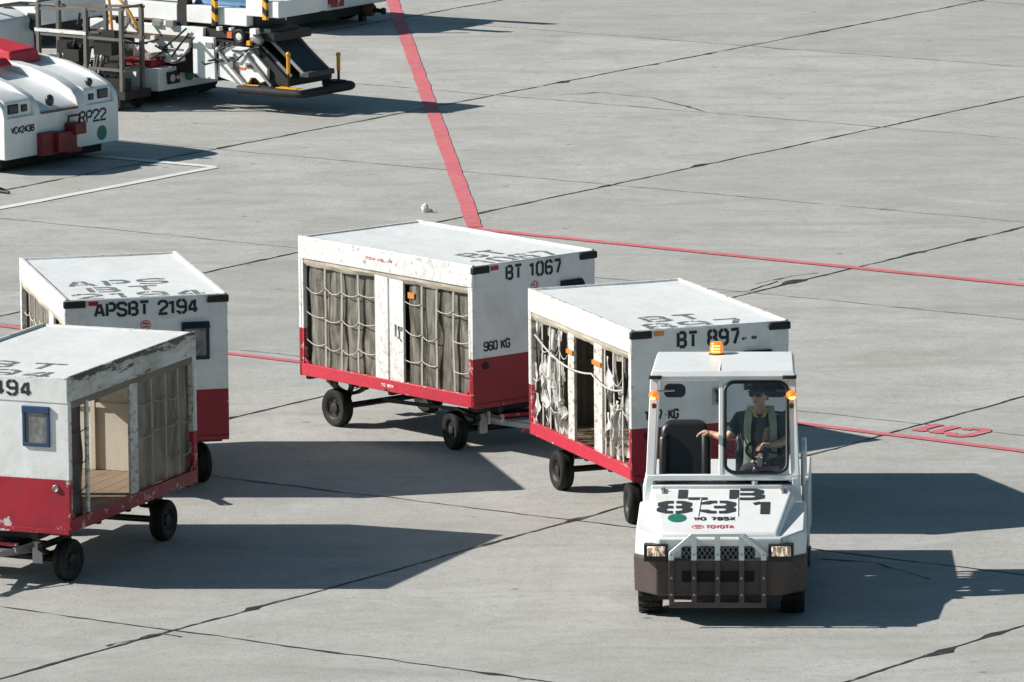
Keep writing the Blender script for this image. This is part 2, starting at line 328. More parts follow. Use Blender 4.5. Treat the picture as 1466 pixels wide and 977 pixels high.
# ------------------------------------------------------------------ mesh builder
class MB:
    def __init__(s): s.v, s.f, s.m = [], [], []
    def add(s, vs, fs, mat=0):
        o = len(s.v); s.v += [tuple(p) for p in vs]
        for f in fs: s.f.append([i + o for i in f]); s.m.append(mat)
        return s
    def box(s, lo, hi, mat=0, rot=None, piv=None):
        x0, y0, z0 = lo; x1, y1, z1 = hi
        vs = [Vector(p) for p in ((x0,y0,z0),(x1,y0,z0),(x1,y1,z0),(x0,y1,z0),(x0,y0,z1),(x1,y0,z1),(x1,y1,z1),(x0,y1,z1))]
        if rot is not None:
            c = Vector(piv) if piv else (Vector(lo) + Vector(hi))/2
            vs = [c + rot @ (p - c) for p in vs]
        return s.add(vs, [(0,3,2,1),(4,5,6,7),(0,1,5,4),(1,2,6,5),(2,3,7,6),(3,0,4,7)], mat)
    def bar(s, p, q, w, h, mat=0, up=(0, 0, 1)):
        p, q = Vector(p), Vector(q); d = (q - p).normalized(); up = Vector(up)
        a = d.cross(up)
        if a.length < 1e-4: a = d.cross(Vector((1, 0, 0)))
        a.normalize(); b = a.cross(d).normalized()
        a *= w/2; b *= h/2
        vs = [p-a-b, p+a-b, p+a+b, p-a+b, q-a-b, q+a-b, q+a+b, q-a+b]
        return s.add(vs, [(0,3,2,1),(4,5,6,7),(0,1,5,4),(1,2,6,5),(2,3,7,6),(3,0,4,7)], mat)
    def tube(s, pts, r, n=8, mat=0, closed=False):
        pts = [Vector(p) for p in pts]; k = len(pts)
        rs = r if isinstance(r, (list, tuple)) else [r]*k
        rings = []; ref = None
        for i, p in enumerate(pts):
            if closed: d = pts[(i+1) % k] - pts[i-1]
            else: d = pts[min(i+1, k-1)] - pts[max(i-1, 0)]
            d.normalize()
            if ref is None:
                ref = d.cross(Vector((0, 0, 1)))
                if ref.length < .01: ref = d.cross(Vector((1, 0, 0)))
            ref = (ref - d*ref.dot(d)).normalized(); b = d.cross(ref)
            rings.append([p + (ref*math.cos(2*math.pi*j/n) + b*math.sin(2*math.pi*j/n))*rs[i] for j in range(n)])
        vs = [q for g in rings for q in g]; fs = []
        for i in range(k if closed else k-1):
            a, b2 = i*n, ((i+1) % k)*n
            for j in range(n): fs.append((a+j, a+(j+1) % n, b2+(j+1) % n, b2+j))
        if not closed: fs += [tuple(range(n))[::-1], tuple(range((k-1)*n, k*n))]
        return s.add(vs, fs, mat)
    def lathe(s, prof, c, axis, n=24, mat=0):
        """prof: (radius, offset along axis)"""
        c, ax = Vector(c), Vector(axis).normalized()
        u = ax.cross(Vector((0, 0, 1)))
        if u.length < .01: u = ax.cross(Vector((1, 0, 0)))
        u.normalize(); w = ax.cross(u); vs, fs = [], []
        for (r, a) in prof:
            for j in range(n):
                t = 2*math.pi*j/n
                vs.append(c + ax*a + (u*math.cos(t) + w*math.sin(t))*max(r, 1e-4))
        for i in range(len(prof) - 1):
            for j in range(n): fs.append((i*n+j, i*n+(j+1) % n, (i+1)*n+(j+1) % n, (i+1)*n+j))
        return s.add(vs, fs, mat)
    def loft(s, a, b, mat=0, caps=True):
        n = len(a); fs = [(i, (i+1) % n, n+(i+1) % n, n+i) for i in range(n)]
        if caps: fs += [tuple(range(n))[::-1], tuple(range(n, 2*n))]
        return s.add(list(a) + list(b), fs, mat)
    def prism(s, poly, o, u, v, n, d, mat=0):
        o, u, v, n = Vector(o), Vector(u), Vector(v), Vector(n)
        a = [o + u*x + v*y for x, y in poly]
        return s.loft(a, [p + n*d for p in a], mat)
    def ellipsoid(s, c, r, mat=0, n=16, rot=None):
        c = Vector(c); vs, fs = [], []; h = n//2
        for i in range(h + 1):
            p = math.pi*i/h
            for j in range(n):
                t = 2*math.pi*j/n
                q = Vector((r[0]*math.sin(p)*math.cos(t), r[1]*math.sin(p)*math.sin(t), r[2]*math.cos(p)))
                vs.append(c + (rot @ q if rot is not None else q))
        for i in range(h):
            for j in range(n): fs.append((i*n+j, (i+1)*n+j, (i+1)*n+(j+1) % n, i*n+(j+1) % n))
        return s.add(vs, fs, mat)
    def ribbon(s, pts, t, fr, lift=0, mat=0, closed=False):
        """flat painted stroke of width t along a 2-D polyline in the frame fr = (o, u, v, n)"""
        o, u, v, n = fr
        P = [Vector((x, y)) for x, y in pts]; k = len(P); L_, R_ = [], []
        for i in range(k):
            if closed: d1, d2 = (P[i]-P[i-1]), (P[(i+1) % k]-P[i])
            else:
                d1 = P[i]-P[i-1] if i else P[1]-P[0]
                d2 = P[i+1]-P[i] if i < k-1 else P[i]-P[i-1]
            d1.normalize(); d2.normalize()
            n1, n2 = Vector((-d1.y, d1.x)), Vector((-d2.y, d2.x))
            mt = n1 + n2
            mt = n1 if mt.length < .2 else mt.normalized()
            w = min(t/2/max(mt.dot(n1), .35), t*.9)
            L_.append(P[i] + mt*w); R_.append(P[i] - mt*w)
        f = lambda q: o + u*q.x + v*q.y + n*lift
        vs = [f(q) for q in L_] + [f(q) for q in R_]
        fs = [(i, k+i, k+(i+1) % k, (i+1) % k) for i in range(k if closed else k-1)]
        return s.add(vs, fs, mat)
    def build(s, name, mats, parent=None, bev=0, smooth=True, fix=True, solid=0):
        me = bpy.data.meshes.new(name); me.from_pydata(s.v, [], s.f)
        if not isinstance(mats, (list, tuple)): mats = [mats]
        for mt in mats: me.materials.append(M[mt] if isinstance(mt, str) else mt)
        me.polygons.foreach_set('material_index', s.m)
        if fix:
            bm = bmesh.new(); bm.from_mesh(me); bmesh.ops.recalc_face_normals(bm, faces=bm.faces[:]); bm.to_mesh(me); bm.free()
        if smooth:
            me.polygons.foreach_set('use_smooth', [True]*len(me.polygons)); me.set_sharp_from_angle(angle=R(38))
        ob = bpy.data.objects.new(name, me); COL.objects.link(ob)
        if parent: ob.parent = parent
        if bev:
            b = ob.modifiers.new('bevel', 'BEVEL'); b.width = bev; b.segments = 2; b.limit_method = 'ANGLE'; b.angle_limit = R(40)
        return ob

def thing(name, label, cat, loc, rz=0, group=None):
    o = bpy.data.objects.new(name, None); COL.objects.link(o)
    o.location = loc; o.rotation_euler = (0, 0, rz); o.empty_display_size = .3
    o['label'] = label; o['category'] = cat
    if group: o['group'] = group
    return o
def tag(o, label, cat, group=None):
    o['label'] = label; o['category'] = cat
    if group: o['group'] = group
    return o
def structure(o): o['kind'] = 'structure'; return o

# ------------------------------------------------------------------ stroke lettering
def arc_half(cx, y0, y1, x, ch, g):
    return [(cx, y1), (x + math.copysign(ch, cx-x), y1), (x, y1-ch), (x, y0+ch), (x + math.copysign(ch, cx-x), y0), (cx, y0)]
def glyph(c, g):
    """strokes in a 1 x 1 cell; g = half width of the stencil bridge"""
    a, b = .5 - g, .5 + g; k = .24
    ringL = [(a, 1), (k, 1), (0, 1-k*.7), (0, k*.7), (k, 0), (a, 0)]
    ringR = [(b, 1), (1-k, 1), (1, 1-k*.7), (1, k*.7), (1-k, 0), (b, 0)]
    G = {
     '0': [ringL, ringR], 'O': [ringL, ringR],
     '1': [[(.55, 0), (.55, 1)], [(.12, .76), (.36, .92)]],
     '2': [[(0, .70), (0, .86), (k, 1), (1-k, 1), (1, .84), (1, .62), (.08, .17)], [(-.08, 0), (1.05, 0)]],
     '3': [[(0, .76), (0, .86), (k, 1), (a, 1)], [(b, 1), (1-k, 1), (1, .87), (1, .66), (.84, .53)], [(.35, .5), (.8, .5)],
           [(.84, .47), (1, .34), (1, .13), (1-k, 0), (b, 0)], [(a, 0), (k, 0), (0, .14), (0, .24)]],
     '4': [[(.74, 0), (.74, 1)], [(.52, .92), (.02, .34)], [(-.04, .25), (.56, .25)], [(.9, .25), (1.06, .25)]],
     '5': [[(1, 1), (.06, 1), (.02, .60)], [(0, .55), (.3, .62), (1-k, .62), (1, .48), (1, .15), (1-k, 0), (k, 0), (0, .14)]],
     '6': [[(1, .81), (1, .86), (1-k, 1), (b, 1)], ringL, [(.16, .53), (1-k, .53), (1, .40), (1, .14), (1-k, 0), (b, 0)]],
     '7': [[(-.02, 1), (1, 1)], [(.93, .87), (.42, 0)]],
     '8': [[(a, 1), (k, 1), (.03, .88), (.03, .66), (.14, .53)], [(b, 1), (1-k, 1), (.97, .88), (.97, .66), (.86, .53)],
           [(.14, .49), (0, .36), (0, .14), (k, 0), (a, 0)], [(.86, .49), (1, .36), (1, .14), (1-k, 0), (b, 0)],
           [(.16, .51), (a, .51)], [(b, .51), (.84, .51)]],
     '9': [[(a, 1), (k, 1), (0, .86), (0, .60), (k, .47), (.84, .47)], ringR, [(0, .19), (0, .14), (k, 0), (a, 0)]],
     'A': [[(-.02, 0), (.40, .98)], [(1.02, 0), (.60, .98)], [(.25, .30), (.75, .30)]],
     'B': [[(.05, 0), (.05, 1)], [(.22+g*.8, 1), (.76, 1), (.96, .87), (.96, .65), (.8, .53)], [(.22+g*.8, .51), (.78, .51)],
           [(.8, .49), (1, .35), (1, .13), (.78, 0), (.22+g*.8, 0)]],
     'C': [[(1, .72), (1, .86), (1-k, 1), (k, 1), (0, 1-k*.7), (0, k*.7), (k, 0), (1-k, 0), (1, .14), (1, .28)]],
     'D': [[(.04, 0), (.04, 1)], [(.2+g, 1), (.7, 1), (1, .8), (1, .2), (.7, 0), (.2+g, 0)]],
     'G': [[(1, .76), (1, .86), (1-k, 1), (k, 1), (0, 1-k*.7), (0, k*.7), (k, 0), (1-k, 0), (1, .16), (1, .45), (.55, .45)]],
     'I': [[(.5, 0), (.5, 1)]],
     'K': [[(.05, 0), (.05, 1)], [(.22, .46), (1, 1)], [(.42, .54), (1, 0)]],
     'L': [[(.05, 0), (.05, 1)], [(.22+g, 0), (1, 0)]],
     'P': [[(.05, 0), (.05, 1)], [(.22+g, 1), (.78, 1), (1, .86), (1, .58), (.78, .44), (.22+g, .44)]],
     'R': [[(.05, 0), (.05, 1)], [(.22+g, 1), (.78, 1), (1, .86), (1, .62), (.78, .5), (.22+g, .5)], [(.6, .42), (1, 0)]],
     'S': [[(1, .74), (1, .87), (1-k, 1), (k, 1), (0, .87), (0, .66), (k, .54), (1-k, .46), (1, .34), (1, .13), (1-k, 0), (k, 0), (0, .13), (0, .26)]],
     'T': [[(-.02, 1), (1.02, 1)], [(.5, 0), (.5, .88 - g*.6)]],
     'V': [[(0, 1), (.46, .02)], [(1, 1), (.54, .02)]],
     'W': [[(0, 1), (.22, 0), (.5, .8), (.78, 0), (1, 1)]],
     'X': [[(0, 0), (1, 1)], [(0, 1), (.42, .58)], [(.58, .42), (1, 0)]],
     'Y': [[(0, 1), (.5, .45), (1, 1)], [(.5, 0), (.5, .38)]],
     '.': [[(.4, .45), (.6, .45)]],
    }
    return G[c]
def lettering(mb, text, fr, x0, y0, width, h, t, g=.0, lift=.003, gap=.32, mat=0, jitter=0, only=None):
    """text fitted between x0 and x0+width in the frame; cells have equal width, gap in cell widths"""
    units = sum((.55 if c == ' ' else (.55 if c in '1I' else 1)) for c in text) + gap*(len(text)-1)
    w = (width - t)/units; x = x0 + t/2; q = 0
    o, u, v, n = fr
    for ci, c in enumerate(text):
        cw = .55 if c in ' 1I' else 1
        if c != ' ' and (only is None or only[0] <= ci < only[1]):
            dy = random.uniform(-jitter, jitter)
            for st in glyph(c, g):
                kx = cw if c not in '1I' else 1
                pts = [(x + (px*w if c not in '1I' else (px - .22)*w), y0 + dy + t/2 + py*(h - t)) for px, py in st]
                mb.ribbon(pts, t, fr, lift + q*.00012, mat); q += 1
        x += (cw + gap)*w
    return mb
def disc(mb, fr, cx, cy, r, lift, mat=0, n=20, ry=None):
    o, u, v, n_ = fr; ry = ry or r
    mb.add([o + u*(cx + r*math.cos(2*math.pi*i/n)) + v*(cy + ry*math.sin(2*math.pi*i/n)) + n_*lift for i in range(n)], [tuple(range(n))], mat)

# ------------------------------------------------------------------ ground, joints, painted lines
g = MB(); g.add([(-2500, -2500, 0), (2500, -2500, 0), (2500, 2500, 0), (-2500, 2500, 0)], [(0, 1, 2, 3)])
structure(g.build('apron_ground', 'concrete', smooth=False, fix=False))
def strip(mb, a, b, w, z, step=.35, wob=0, wvar=0, seed=0, mat=0):
    a, b = Vector(a), Vector(b); a.z = b.z = 0
    d = b - a; n = max(2, int(d.length/step)); p = Vector((-d.y, d.x, 0)).normalized(); vs = []
    for i in range(n + 1):
        q = a + d*(i/n)
        o = wob*noise.noise(Vector((q.x*1.3, q.y*1.3, seed))) + wob*.5*noise.noise(Vector((q.x*5, q.y*5, seed+3)))
        ww = w*(1 + wvar*noise.noise(Vector((q.x*3, q.y*3, seed+9))) + wvar*.8*noise.noise(Vector((q.x*11, q.y*11, seed+5))))
        if wvar > .5:
            sp = max(0, noise.noise(Vector((q.x*2.3, q.y*2.3, seed+17))) - .30)*7; ww *= 1 + sp; o += sp*.010*(1 if noise.noise(Vector((q.x, q.y, seed+20))) > 0 else -1)
        vs += [q + p*(o + ww/2) + Vector((0, 0, z)), q + p*(o - ww/2) + Vector((0, 0, z))]
    mb.add(vs, [(2*i, 2*i+1, 2*i+3, 2*i+2) for i in range(n)], mat)
J = MB(); JF = MB()
for k in range(-14, 6):                                       # joints running away from the camera
    u = U0 + k*PIT
    a, b = UA*u + VA*0, UA*u + VA*160
    near = -4 <= k <= 1
    strip(J if near else JF, a, b, .034 if near else .025, .004, .11, .030, .9, k)
for k in range(-9, 18):                                       # cross joints
    v = V0 + k*PIT
    a, b = VA*v + UA*(-110), VA*v + UA*20
    dark = k in (0, 1)
    strip(J if dark else JF, a, b, .024 if dark else .02, .0045, .11, .04, .9, 40+k)
structure(J.build('expansion_joint', 'joint', smooth=False, fix=False))
structure(JF.build('faint_expansion_joint', 'joint_faint', smooth=False, fix=False))
def crack(mb, pts, w, z, seed):
    for i in range(len(pts)-1): strip(mb, pts[i], pts[i+1], w, z, .12, .07, 1.1, seed)
K_ = MB()
crack(K_, [gp(1085, 407), gp(1125, 398), gp(1168, 391)], .018, .0052, 71)
crack(K_, [gp(1020, 420), gp(1075, 417), gp(1110, 403)], .02, .0052, 72)
crack(K_, [gp(800, 137), gp(860, 133), gp(930, 140), gp(1010, 160)], .018, .0052, 73)
crack(K_, [gp(150, 925), gp(230, 908), gp(262, 912)], .02, .0052, 74)
crack(K_, [gp(1180, 800), gp(1250, 806), gp(1330, 830)], .016, .0052, 75)
structure(K_.build('surface_crack', 'joint', smooth=False, fix=False))

def line(name, pts, w, mat, z=.008):
    mb = MB()
    for i in range(len(pts)-1): strip(mb, pts[i], pts[i+1], w, z + i*.0006, .3, .012, .10, i*7)
    return structure(mb.build(name, mat, smooth=False, fix=False))
a, b = gp(561, 0), gp(680, 326)
line('red_guide_line', [a + (a-b)*1.0, b], .185, 'line_red', .008)
line('red_boundary_line', [gp(674, 328), gp(686, 329.5), gp(1466, 409), gp(1466, 409) + (gp(1466, 409)-gp(686, 329.5))*1.5], .15, 'line_red', .0092)
a, b = gp(0, 468), gp(1466, 647)
line('red_stand_line', [a + (a-b)*1.0, gp(428, 519), gp(1150, 608), b, b + (b-a)*1.0], .125, 'line_red', .0085)
line('white_bay_line', [gp(-160, 328), gp(38, 292), gp(308, 240), gp(132, 224), gp(-200, 196)], .15, 'line_white', .008)
T = MB(); A1 = Vector((-.787, .617, 0)); A2 = Vector((-.617, -.787, 0))
for c, (px, py), w in (('C', (1386, 620), .34), ('1', (1351, 616), .26), ('1', (1326, 613), .26)):
    ctr = gp(px, py); h = .56
    lettering(T, c, (ctr - A1*w/2 - A2*h/2, A1, A2, Vector((0, 0, 1))), 0, 0, w if c == 'C' else .22, h, .115, 0, .0088)
structure(T.build('stand_number_marking', 'line_red_worn', smooth=False, fix=False))

# ------------------------------------------------------------------ baggage carts
CL, CT, CBT, CR, CW = 2.7777, 1.9365, .512, 1.002, 1.60
HW = CW/2
def wheel(parent, c, r, w, steer=0, name='wheel', hub='rim', ax0=1):
    ax = Vector((math.sin(-steer), math.cos(-steer), 0))
    t = MB()
    h = w/2
    t.lathe([(r*.60, -h*.85), (r*.72, -h), (r*.90, -h*.98), (r*.985, -h*.72), (r, -h*.45), (r, -h*.2), (r*.965, -h*.17), (r*.965, -h*.10), (r, -h*.07), (r, h*.07),
             (r*.965, h*.10), (r*.965, h*.17), (r, h*.2), (r, h*.45), (r*.985, h*.72), (r*.90, h*.98), (r*.72, h), (r*.60, h*.85)], c, ax, 32)
    w_ = t.build(name, 'rubber', parent)
    q = MB()
    q.lathe([(r*.61, -h*.86), (r*.57, -h*.80), (r*.50, -h*.45), (r*.30, -h*.40), (r*.27, -h*.75), (r*.14, -h*.85), (0, -h*.86)], c, ax, 24)
    q.lathe([(0, h*.86), (r*.14, h*.85), (r*.27, h*.75), (r*.30, h*.40), (r*.50, h*.45), (r*.57, h*.80), (r*.61, h*.86)], c, ax, 24)
    c = Vector(c); u = ax.cross(Vector((0, 0, 1))); z = Vector((0, 0, 1))
    for i in range(5):
        t5 = 2*math.pi*i/5
        for sg in (-1, 1):
            q.lathe([(.011, 0), (.011, .012), (0, .012)], c + ax*(sg*h*.42) + (u*math.cos(t5) + z*math.sin(t5))*r*.40, ax*sg, 6)
    q.build('rim', hub, w_)
    return w_

def catenary(a, b, sag, n=8):
    return [Vector(a).lerp(Vector(b), i/n) - Vector((0, 0, sag*4*(i/n)*(1-i/n))) for i in range(n+1)]

def side(root, sg, spec, rnd, style):
    """one long side; sg -1 = the side left of the front, s runs 0 (rear) .. 1 (front)"""
    X = lambda s: -CL + .05 + (CL - .10)*s
    zr, zf = CBT + .125, CT - .215
    yo = sg*HW; yi = sg*(HW - .075); up = Vector((0, 0, 1)); out = Vector((0, sg, 0))
    q = MB()
    q.box((-CL + .002, min(yo, yo - sg*.05), CBT), (-.002, max(yo, yo - sg*.05), zr))
    q.bar((-CL + .03, yo - sg*.025, zr + .09), (-CL + .14, yo - sg*.025, zr - .01), .035, .03)
    q.bar((-.03, yo - sg*.025, zr + .09), (-.14, yo - sg*.025, zr - .01), .035, .03)
    q.build('bottom_rail', style.get('rail', 'red_rail'), root, bev=.006)
    q = MB(); lean = .02
    a = [(-CL, yo - sg*.04, zf), (0, yo - sg*.04, zf), (0, yo + sg*.004, zf), (-CL, yo + sg*.004, zf)]
    b = [(-CL, yo - sg*.04, CT + .012), (0, yo - sg*.04, CT + .012), (0, yo + sg*.001, CT + .012), (-CL, yo + sg*.001, CT + .012)]
    q.loft(a, b)
    q.build('fascia', style.get('fascia', 'white_flaky'), root, bev=.008)
    # rolled canvas valance under the fascia
    q = MB(); n = 28; vs = []
    for i in range(n + 1):
        x = X(0) + (X(1) - X(0))*i/n
        d = .075 + .022*noise.noise(Vector((x*2.2, sg, rnd))) + .012*noise.noise(Vector((x*7, sg, rnd)))
        w = .03 + .02*noise.noise(Vector((x*3, sg + 5, rnd)))
        for (dy, z) in ((.012, zf + .01), (-.012 + w*.6, zf - d*.45), (.03, zf - d), (.05, zf - d*.5), (.06, zf + .005)):
            vs.append((x, yo - sg*dy, z))
    fs = [(i*5+j, i*5+j+1, (i+1)*5+j+1, (i+1)*5+j) for i in range(n) for j in range(4)]
    q.add(vs, fs); q.build('valance', style.get('valance', 'canvas'), root)
    for it in spec:
        kind, s0, s1 = it[0], it[1], it[2]
        x0, x1 = X(s0), X(s1)
        if kind == 'door':
            k = MB(); lean = it[3] if len(it) > 3 else 0
            yd = yo - sg*.03
            p = Vector(((x0+x1)/2, yd, zr - .01)); e = Vector(((x0+x1)/2 + lean, yd, zf + .01))
            k.bar(p, e, .03, x1 - x0, 0, (1, 0, 0))
            d = k.build('door_post', it[4] if len(it) > 4 else 'white', root, bev=.005)
            if style.get('latch') and it is style['latch']: pass
        elif kind == 'curtain' or kind == 'torn':
            torn = kind == 'torn'; ns = it[3]; mat = it[4]
            nx, nz = ns*8, 22
            k = MB(); vs = []; keep = []
            for j in range(nz + 1):
                for i in range(nx + 1):
                    fx, fz = i/nx, j/nz
                    x = x0 + (x1 - x0)*fx; z = zr - .015 + (zf - .03 - zr)*fz
                    bul = abs(math.sin(math.pi*fx*ns))**.7
                    nn = noise.noise(Vector((x*4, z*3, rnd + sg))); n2 = noise.noise(Vector((x*13, z*5, rnd + sg)))
                    y = yi + sg*(.034*bul*(.45 + .55*math.sin(3 + 7.3*int(min(fx, .999)*ns) + rnd))*(.6 + .5*math.sin(fz*math.pi)) + .022*nn + .010*n2)
                    if torn:
                        y += sg*.05*noise.noise(Vector((x*6, z*2.2, rnd+3))); x += .06*noise.noise(Vector((x*3, z*4, rnd+7)))
                    vs.append((x, y, z))
            fs = []
            for j in range(nz):
                for i in range(nx):
                    if torn:
                        xx = x0 + (x1-x0)*(i+.5)/nx; zz = j/nz*1.1
                        if noise.noise(Vector((xx*5.0, zz*3.0, rnd + 11))) + .25*noise.noise(Vector((xx*17, zz*14, rnd))) > .12: continue
                    a_ = j*(nx+1) + i
                    fs.append((a_, a_+1, a_+nx+2, a_+nx+1))
            k.add(vs, fs); k.build('curtain', mat, root, fix=False)
            if torn:
                for _ in range(ns*2 + 1):
                    k = MB(); xa = random.uniform(x0 + .04, x1 - .04); za = random.uniform(zr + .25, zf - .05); ln = random.uniform(.25, .6); wd = random.uniform(.03, .11); sw = random.uniform(-.14, .14)
                    vs = []
                    for j in range(11):
                        t = j/10; ww = wd*(.25 + 1.2*math.sin(math.pi*min(1, t*.9 + .08))**.8)*(1 + .5*noise.noise(Vector((xa*9, t*6, rnd))))
                        cx_ = xa + sw*t*t + .05*noise.noise(Vector((xa*5, t*3, rnd + 1)))
                        tw = 2.5*noise.noise(Vector((xa*3, t*2.2, rnd + 4)))
                        for e in (-1, 0, 1): vs.append((cx_ + e*ww*.5*math.cos(tw), yi + sg*(.035 + e*ww*.45*math.sin(tw) + .012*(1 - abs(e))), max(zr, za - ln*t)))
                    k.add(vs, [(3*j + e, 3*j + e + 1, 3*j + e + 4, 3*j + e + 3) for j in range(10) for e in (0, 1)])
                    k.build('torn_strip', 'film_white', root, fix=False)
            st = MB()
            xs = [x0 + (x1-x0)*(i + (random.uniform(-.09, .09) if 0 < i < ns else 0))/ns for i in range(ns+1)]
            rows = [.22, .50, .78]
            yy = yo - sg*.036
            for i, x in enumerate(xs):
                if i in (0, ns) and not torn: continue
                pts = []
                for j in range(9):
                    z = zr + (zf - .05 - zr)*j/8
                    pts.append((x + .014*noise.noise(Vector((x*5, z*2, rnd))), yy + .008*noise.noise(Vector((x*5, z*3, rnd+2))), z))
                st = MB(); hw = .014 if not torn else .012
                sv = [p for a_ in pts for p in ((a_[0]-hw, a_[1]-.004, a_[2]), (a_[0]+hw, a_[1]-.004, a_[2]), (a_[0]+hw, a_[1]+.004, a_[2]), (a_[0]-hw, a_[1]+.004, a_[2]))]
                st.add(sv, [(4*j+k_, 4*j+(k_+1) % 4, 4*j+4+(k_+1) % 4, 4*j+4+k_) for j in range(8) for k_ in range(4)] + [(3, 2, 1, 0), (32, 33, 34, 35)])
                st.build('strap', 'strap' if not torn else 'rope', root)
            for r in rows:
                rp = MB()
                for i in range(ns):
                    if random.random() < (.3 if torn else .07): continue
                    z = zr + (zf - .05 - zr)*r
                    dz = random.uniform(-.03, .03); sag = random.uniform(.018, .062)
                    if torn: dz *= 2.5; sag *= 1.4
                    rp.tube(catenary((xs[i], yy + sg*.012, z + dz), (xs[i+1], yy + sg*.012, z + random.uniform(-.015, .015)), sag), .0055, 5)
                if rp.v: rp.build('net_rope', it[5] if len(it) > 5 else 'rope', root)

def make_cart(pose, label, number, roof_lines, weight, left, right, steer, style, seed, drawbar_yaw=0):
    x, y, th = pose
    root = thing('baggage_cart', label, 'baggage cart', (x, y, 0), R(th), 'covered baggage carts on the apron')
    wh, rd = style.get('white', 'white'), style.get('red', 'red')
    up = Vector((0, 0, 1))
    # deck and chassis
    q = MB()
    for i in range(9):
        w = (CW - .12)/9; y0 = -HW + .06 + i*w
        q.box((-CL + .05, y0 + .003, CBT + .03), (-.05, y0 + w - .003, CBT + .062))
    q.build('floor', 'wood', root)
    q = MB()
    for yy in (-.42, .42): q.box((-CL + .04, yy - .03, CBT - .09), (-.04, yy + .03, CBT + .028))
    for xx in (-CL + .06, -CL + .75, -1.39, -.75, -.12): q.box((xx - .025, -HW + .055, CBT - .045), (xx + .025, HW - .055, CBT + .027))
    q.build('chassis', 'chassis', root)
    # end panels: white above red, each with a header board
    for (xa, xb, nm) in ((-.04, 0, 'front_panel'), (-CL, -CL + .04, 'rear_panel')):
        q = MB()
        q.box((xa, -HW, CBT - .004), (xb, HW, CR), 1); q.box((xa, -HW, CR), (xb, HW, CT - .003), 0)
        q.build(nm, [wh, rd], root, bev=.004)
    q = MB(); q.box((.0005, -HW + .004, CT - .222), (.0075, HW - .004, CT - .004)); q.build('header_board', wh, root, bev=.003)
    q = MB(); q.box((.0005, -HW + .006, CBT - .012), (.012, HW - .006, CBT + .035)); q.build('front_sill', rd, root, bev=.004)
    for xx in (-.072, -CL + .045):
        for sg in (-1, 1):
            q = MB()
            lo, hi = (-HW + .001, -HW + .055) if sg < 0 else (HW - .055, HW - .001)
            q.box((xx, lo, CBT + .13), (xx + .03, hi, CR), 1); q.box((xx, lo, CR), (xx + .03, hi, CT - .2), 0)
            q.build('corner_post', [style.get('post', 'white_flaky'), style.get('rail', 'red_rail')], root, bev=.004)
    # roof sheet, slightly dished, with raised edges
    q = MB(); n = 12; vs = []; fs = []
    def roofz(px, py):
        i, j = (px + CL - .02)/(CL - .022), (py + HW - .035)/(CW - .07)
        return CT - .012 + .006*noise.noise(Vector((px*1.5, py*1.5, seed))) - .012*math.sin(math.pi*min(1, max(0, j)))*math.sin(math.pi*min(1, max(0, i)))
    n = 36
    for i in range(n+1):
        for j in range(n+1):
            px = -CL + .02 + (CL - .022)*i/n; py = -HW + .035 + (CW - .07)*j/n
            vs.append((px, py, roofz(px, py)))
    fs = [(i*(n+1)+j, i*(n+1)+j+1, (i+1)*(n+1)+j+1, (i+1)*(n+1)+j) for i in range(n) for j in range(n)]
    vb = len(vs); vs += [(p[0], p[1], CT - .06) for p in vs[:vb]]
    fs += [tuple(vb + k for k in f[::-1]) for f in fs[:]]
    q.add(vs, fs)
    q.box((-CL, -HW + .03, CT - .03), (-CL + .03, HW - .03, CT + .004)); q.box((-.028, -HW + .03, CT - .03), (-.001, HW - .03, CT + .002))
    roof = q.build('roof', 'white_roof', root, bev=0)
    # roof lettering, read from the front
    q = MB(); d = .07
    for (txt, wid, off) in roof_lines[::-1]:
        fr = (Vector((-d, -HW, CT + .006)), Vector((0, 1, 0)), Vector((-1, 0, 0)), up)
        lettering(q, txt, fr, HW + off - wid/2, 0, wid, .36, .060, .05, .0, .55)
        d += .43
    q.v = [(x_, y_, roofz(x_, y_) + .0025) for x_, y_, z_ in q.v]
    q.build('roof_lettering', 'letter_roof', root, smooth=False, fix=False)
    # inside lining and frame
    q = MB()
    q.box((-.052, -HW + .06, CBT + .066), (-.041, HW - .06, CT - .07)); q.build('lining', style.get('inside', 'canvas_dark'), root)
    q = MB(); q.box((-CL + .041, -HW + .06, CBT + .066), (-CL + .052, HW - .06, CT - .07))
    for yy in (-.25, .27):
        q.box((-CL + .0525, yy - .022, CBT + .07), (-CL + .085, yy + .022, CT - .072))
    q.box((-CL + .0525, -HW + .062, 1.18), (-CL + .08, HW - .062, 1.225))
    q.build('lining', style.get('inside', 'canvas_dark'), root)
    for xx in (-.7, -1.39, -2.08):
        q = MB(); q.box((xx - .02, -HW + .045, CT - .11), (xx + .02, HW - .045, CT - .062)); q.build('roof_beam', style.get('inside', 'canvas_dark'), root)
    side(root, -1, left, seed, style); side(root, 1, right, seed + 31, style.get('right', style))
    # front fittings
    fr = (Vector((.0, -HW, 0)), Vector((0, 1, 0)), up, Vector((1, 0, 0)))
    for yy in ((-HW - .012, HW - .205) if style.get('corner', True) else (-HW - .012,)):
        q = MB(); q.box((-.02, yy, CT - .078), (.035, yy + .217, CT - .006)); q.build('corner_bumper', 'bumper_rubber', root, bev=.012)
    q = MB(); q.box((.0076, -HW + .235, CT - .062), (.016, -HW + .33, CT - .018)); q.build('reflector', style.get('refl', 'reflector_red'), root, bev=.002)
    tx, tw, thh = number[1], number[2], number[3]; k0 = 0
    for word in number[0].split(' '):
        q = MB(); lettering(q, number[0], fr, tx*CW, CT - .03 - thh, tw*CW, thh, thh*.185, .05, .0105, number[4] if len(number) > 4 else .50, 0, .003, (k0, k0 + len(word)))
        q.build('number_lettering', 'letter', root, smooth=False, fix=False); k0 += len(word) + 1
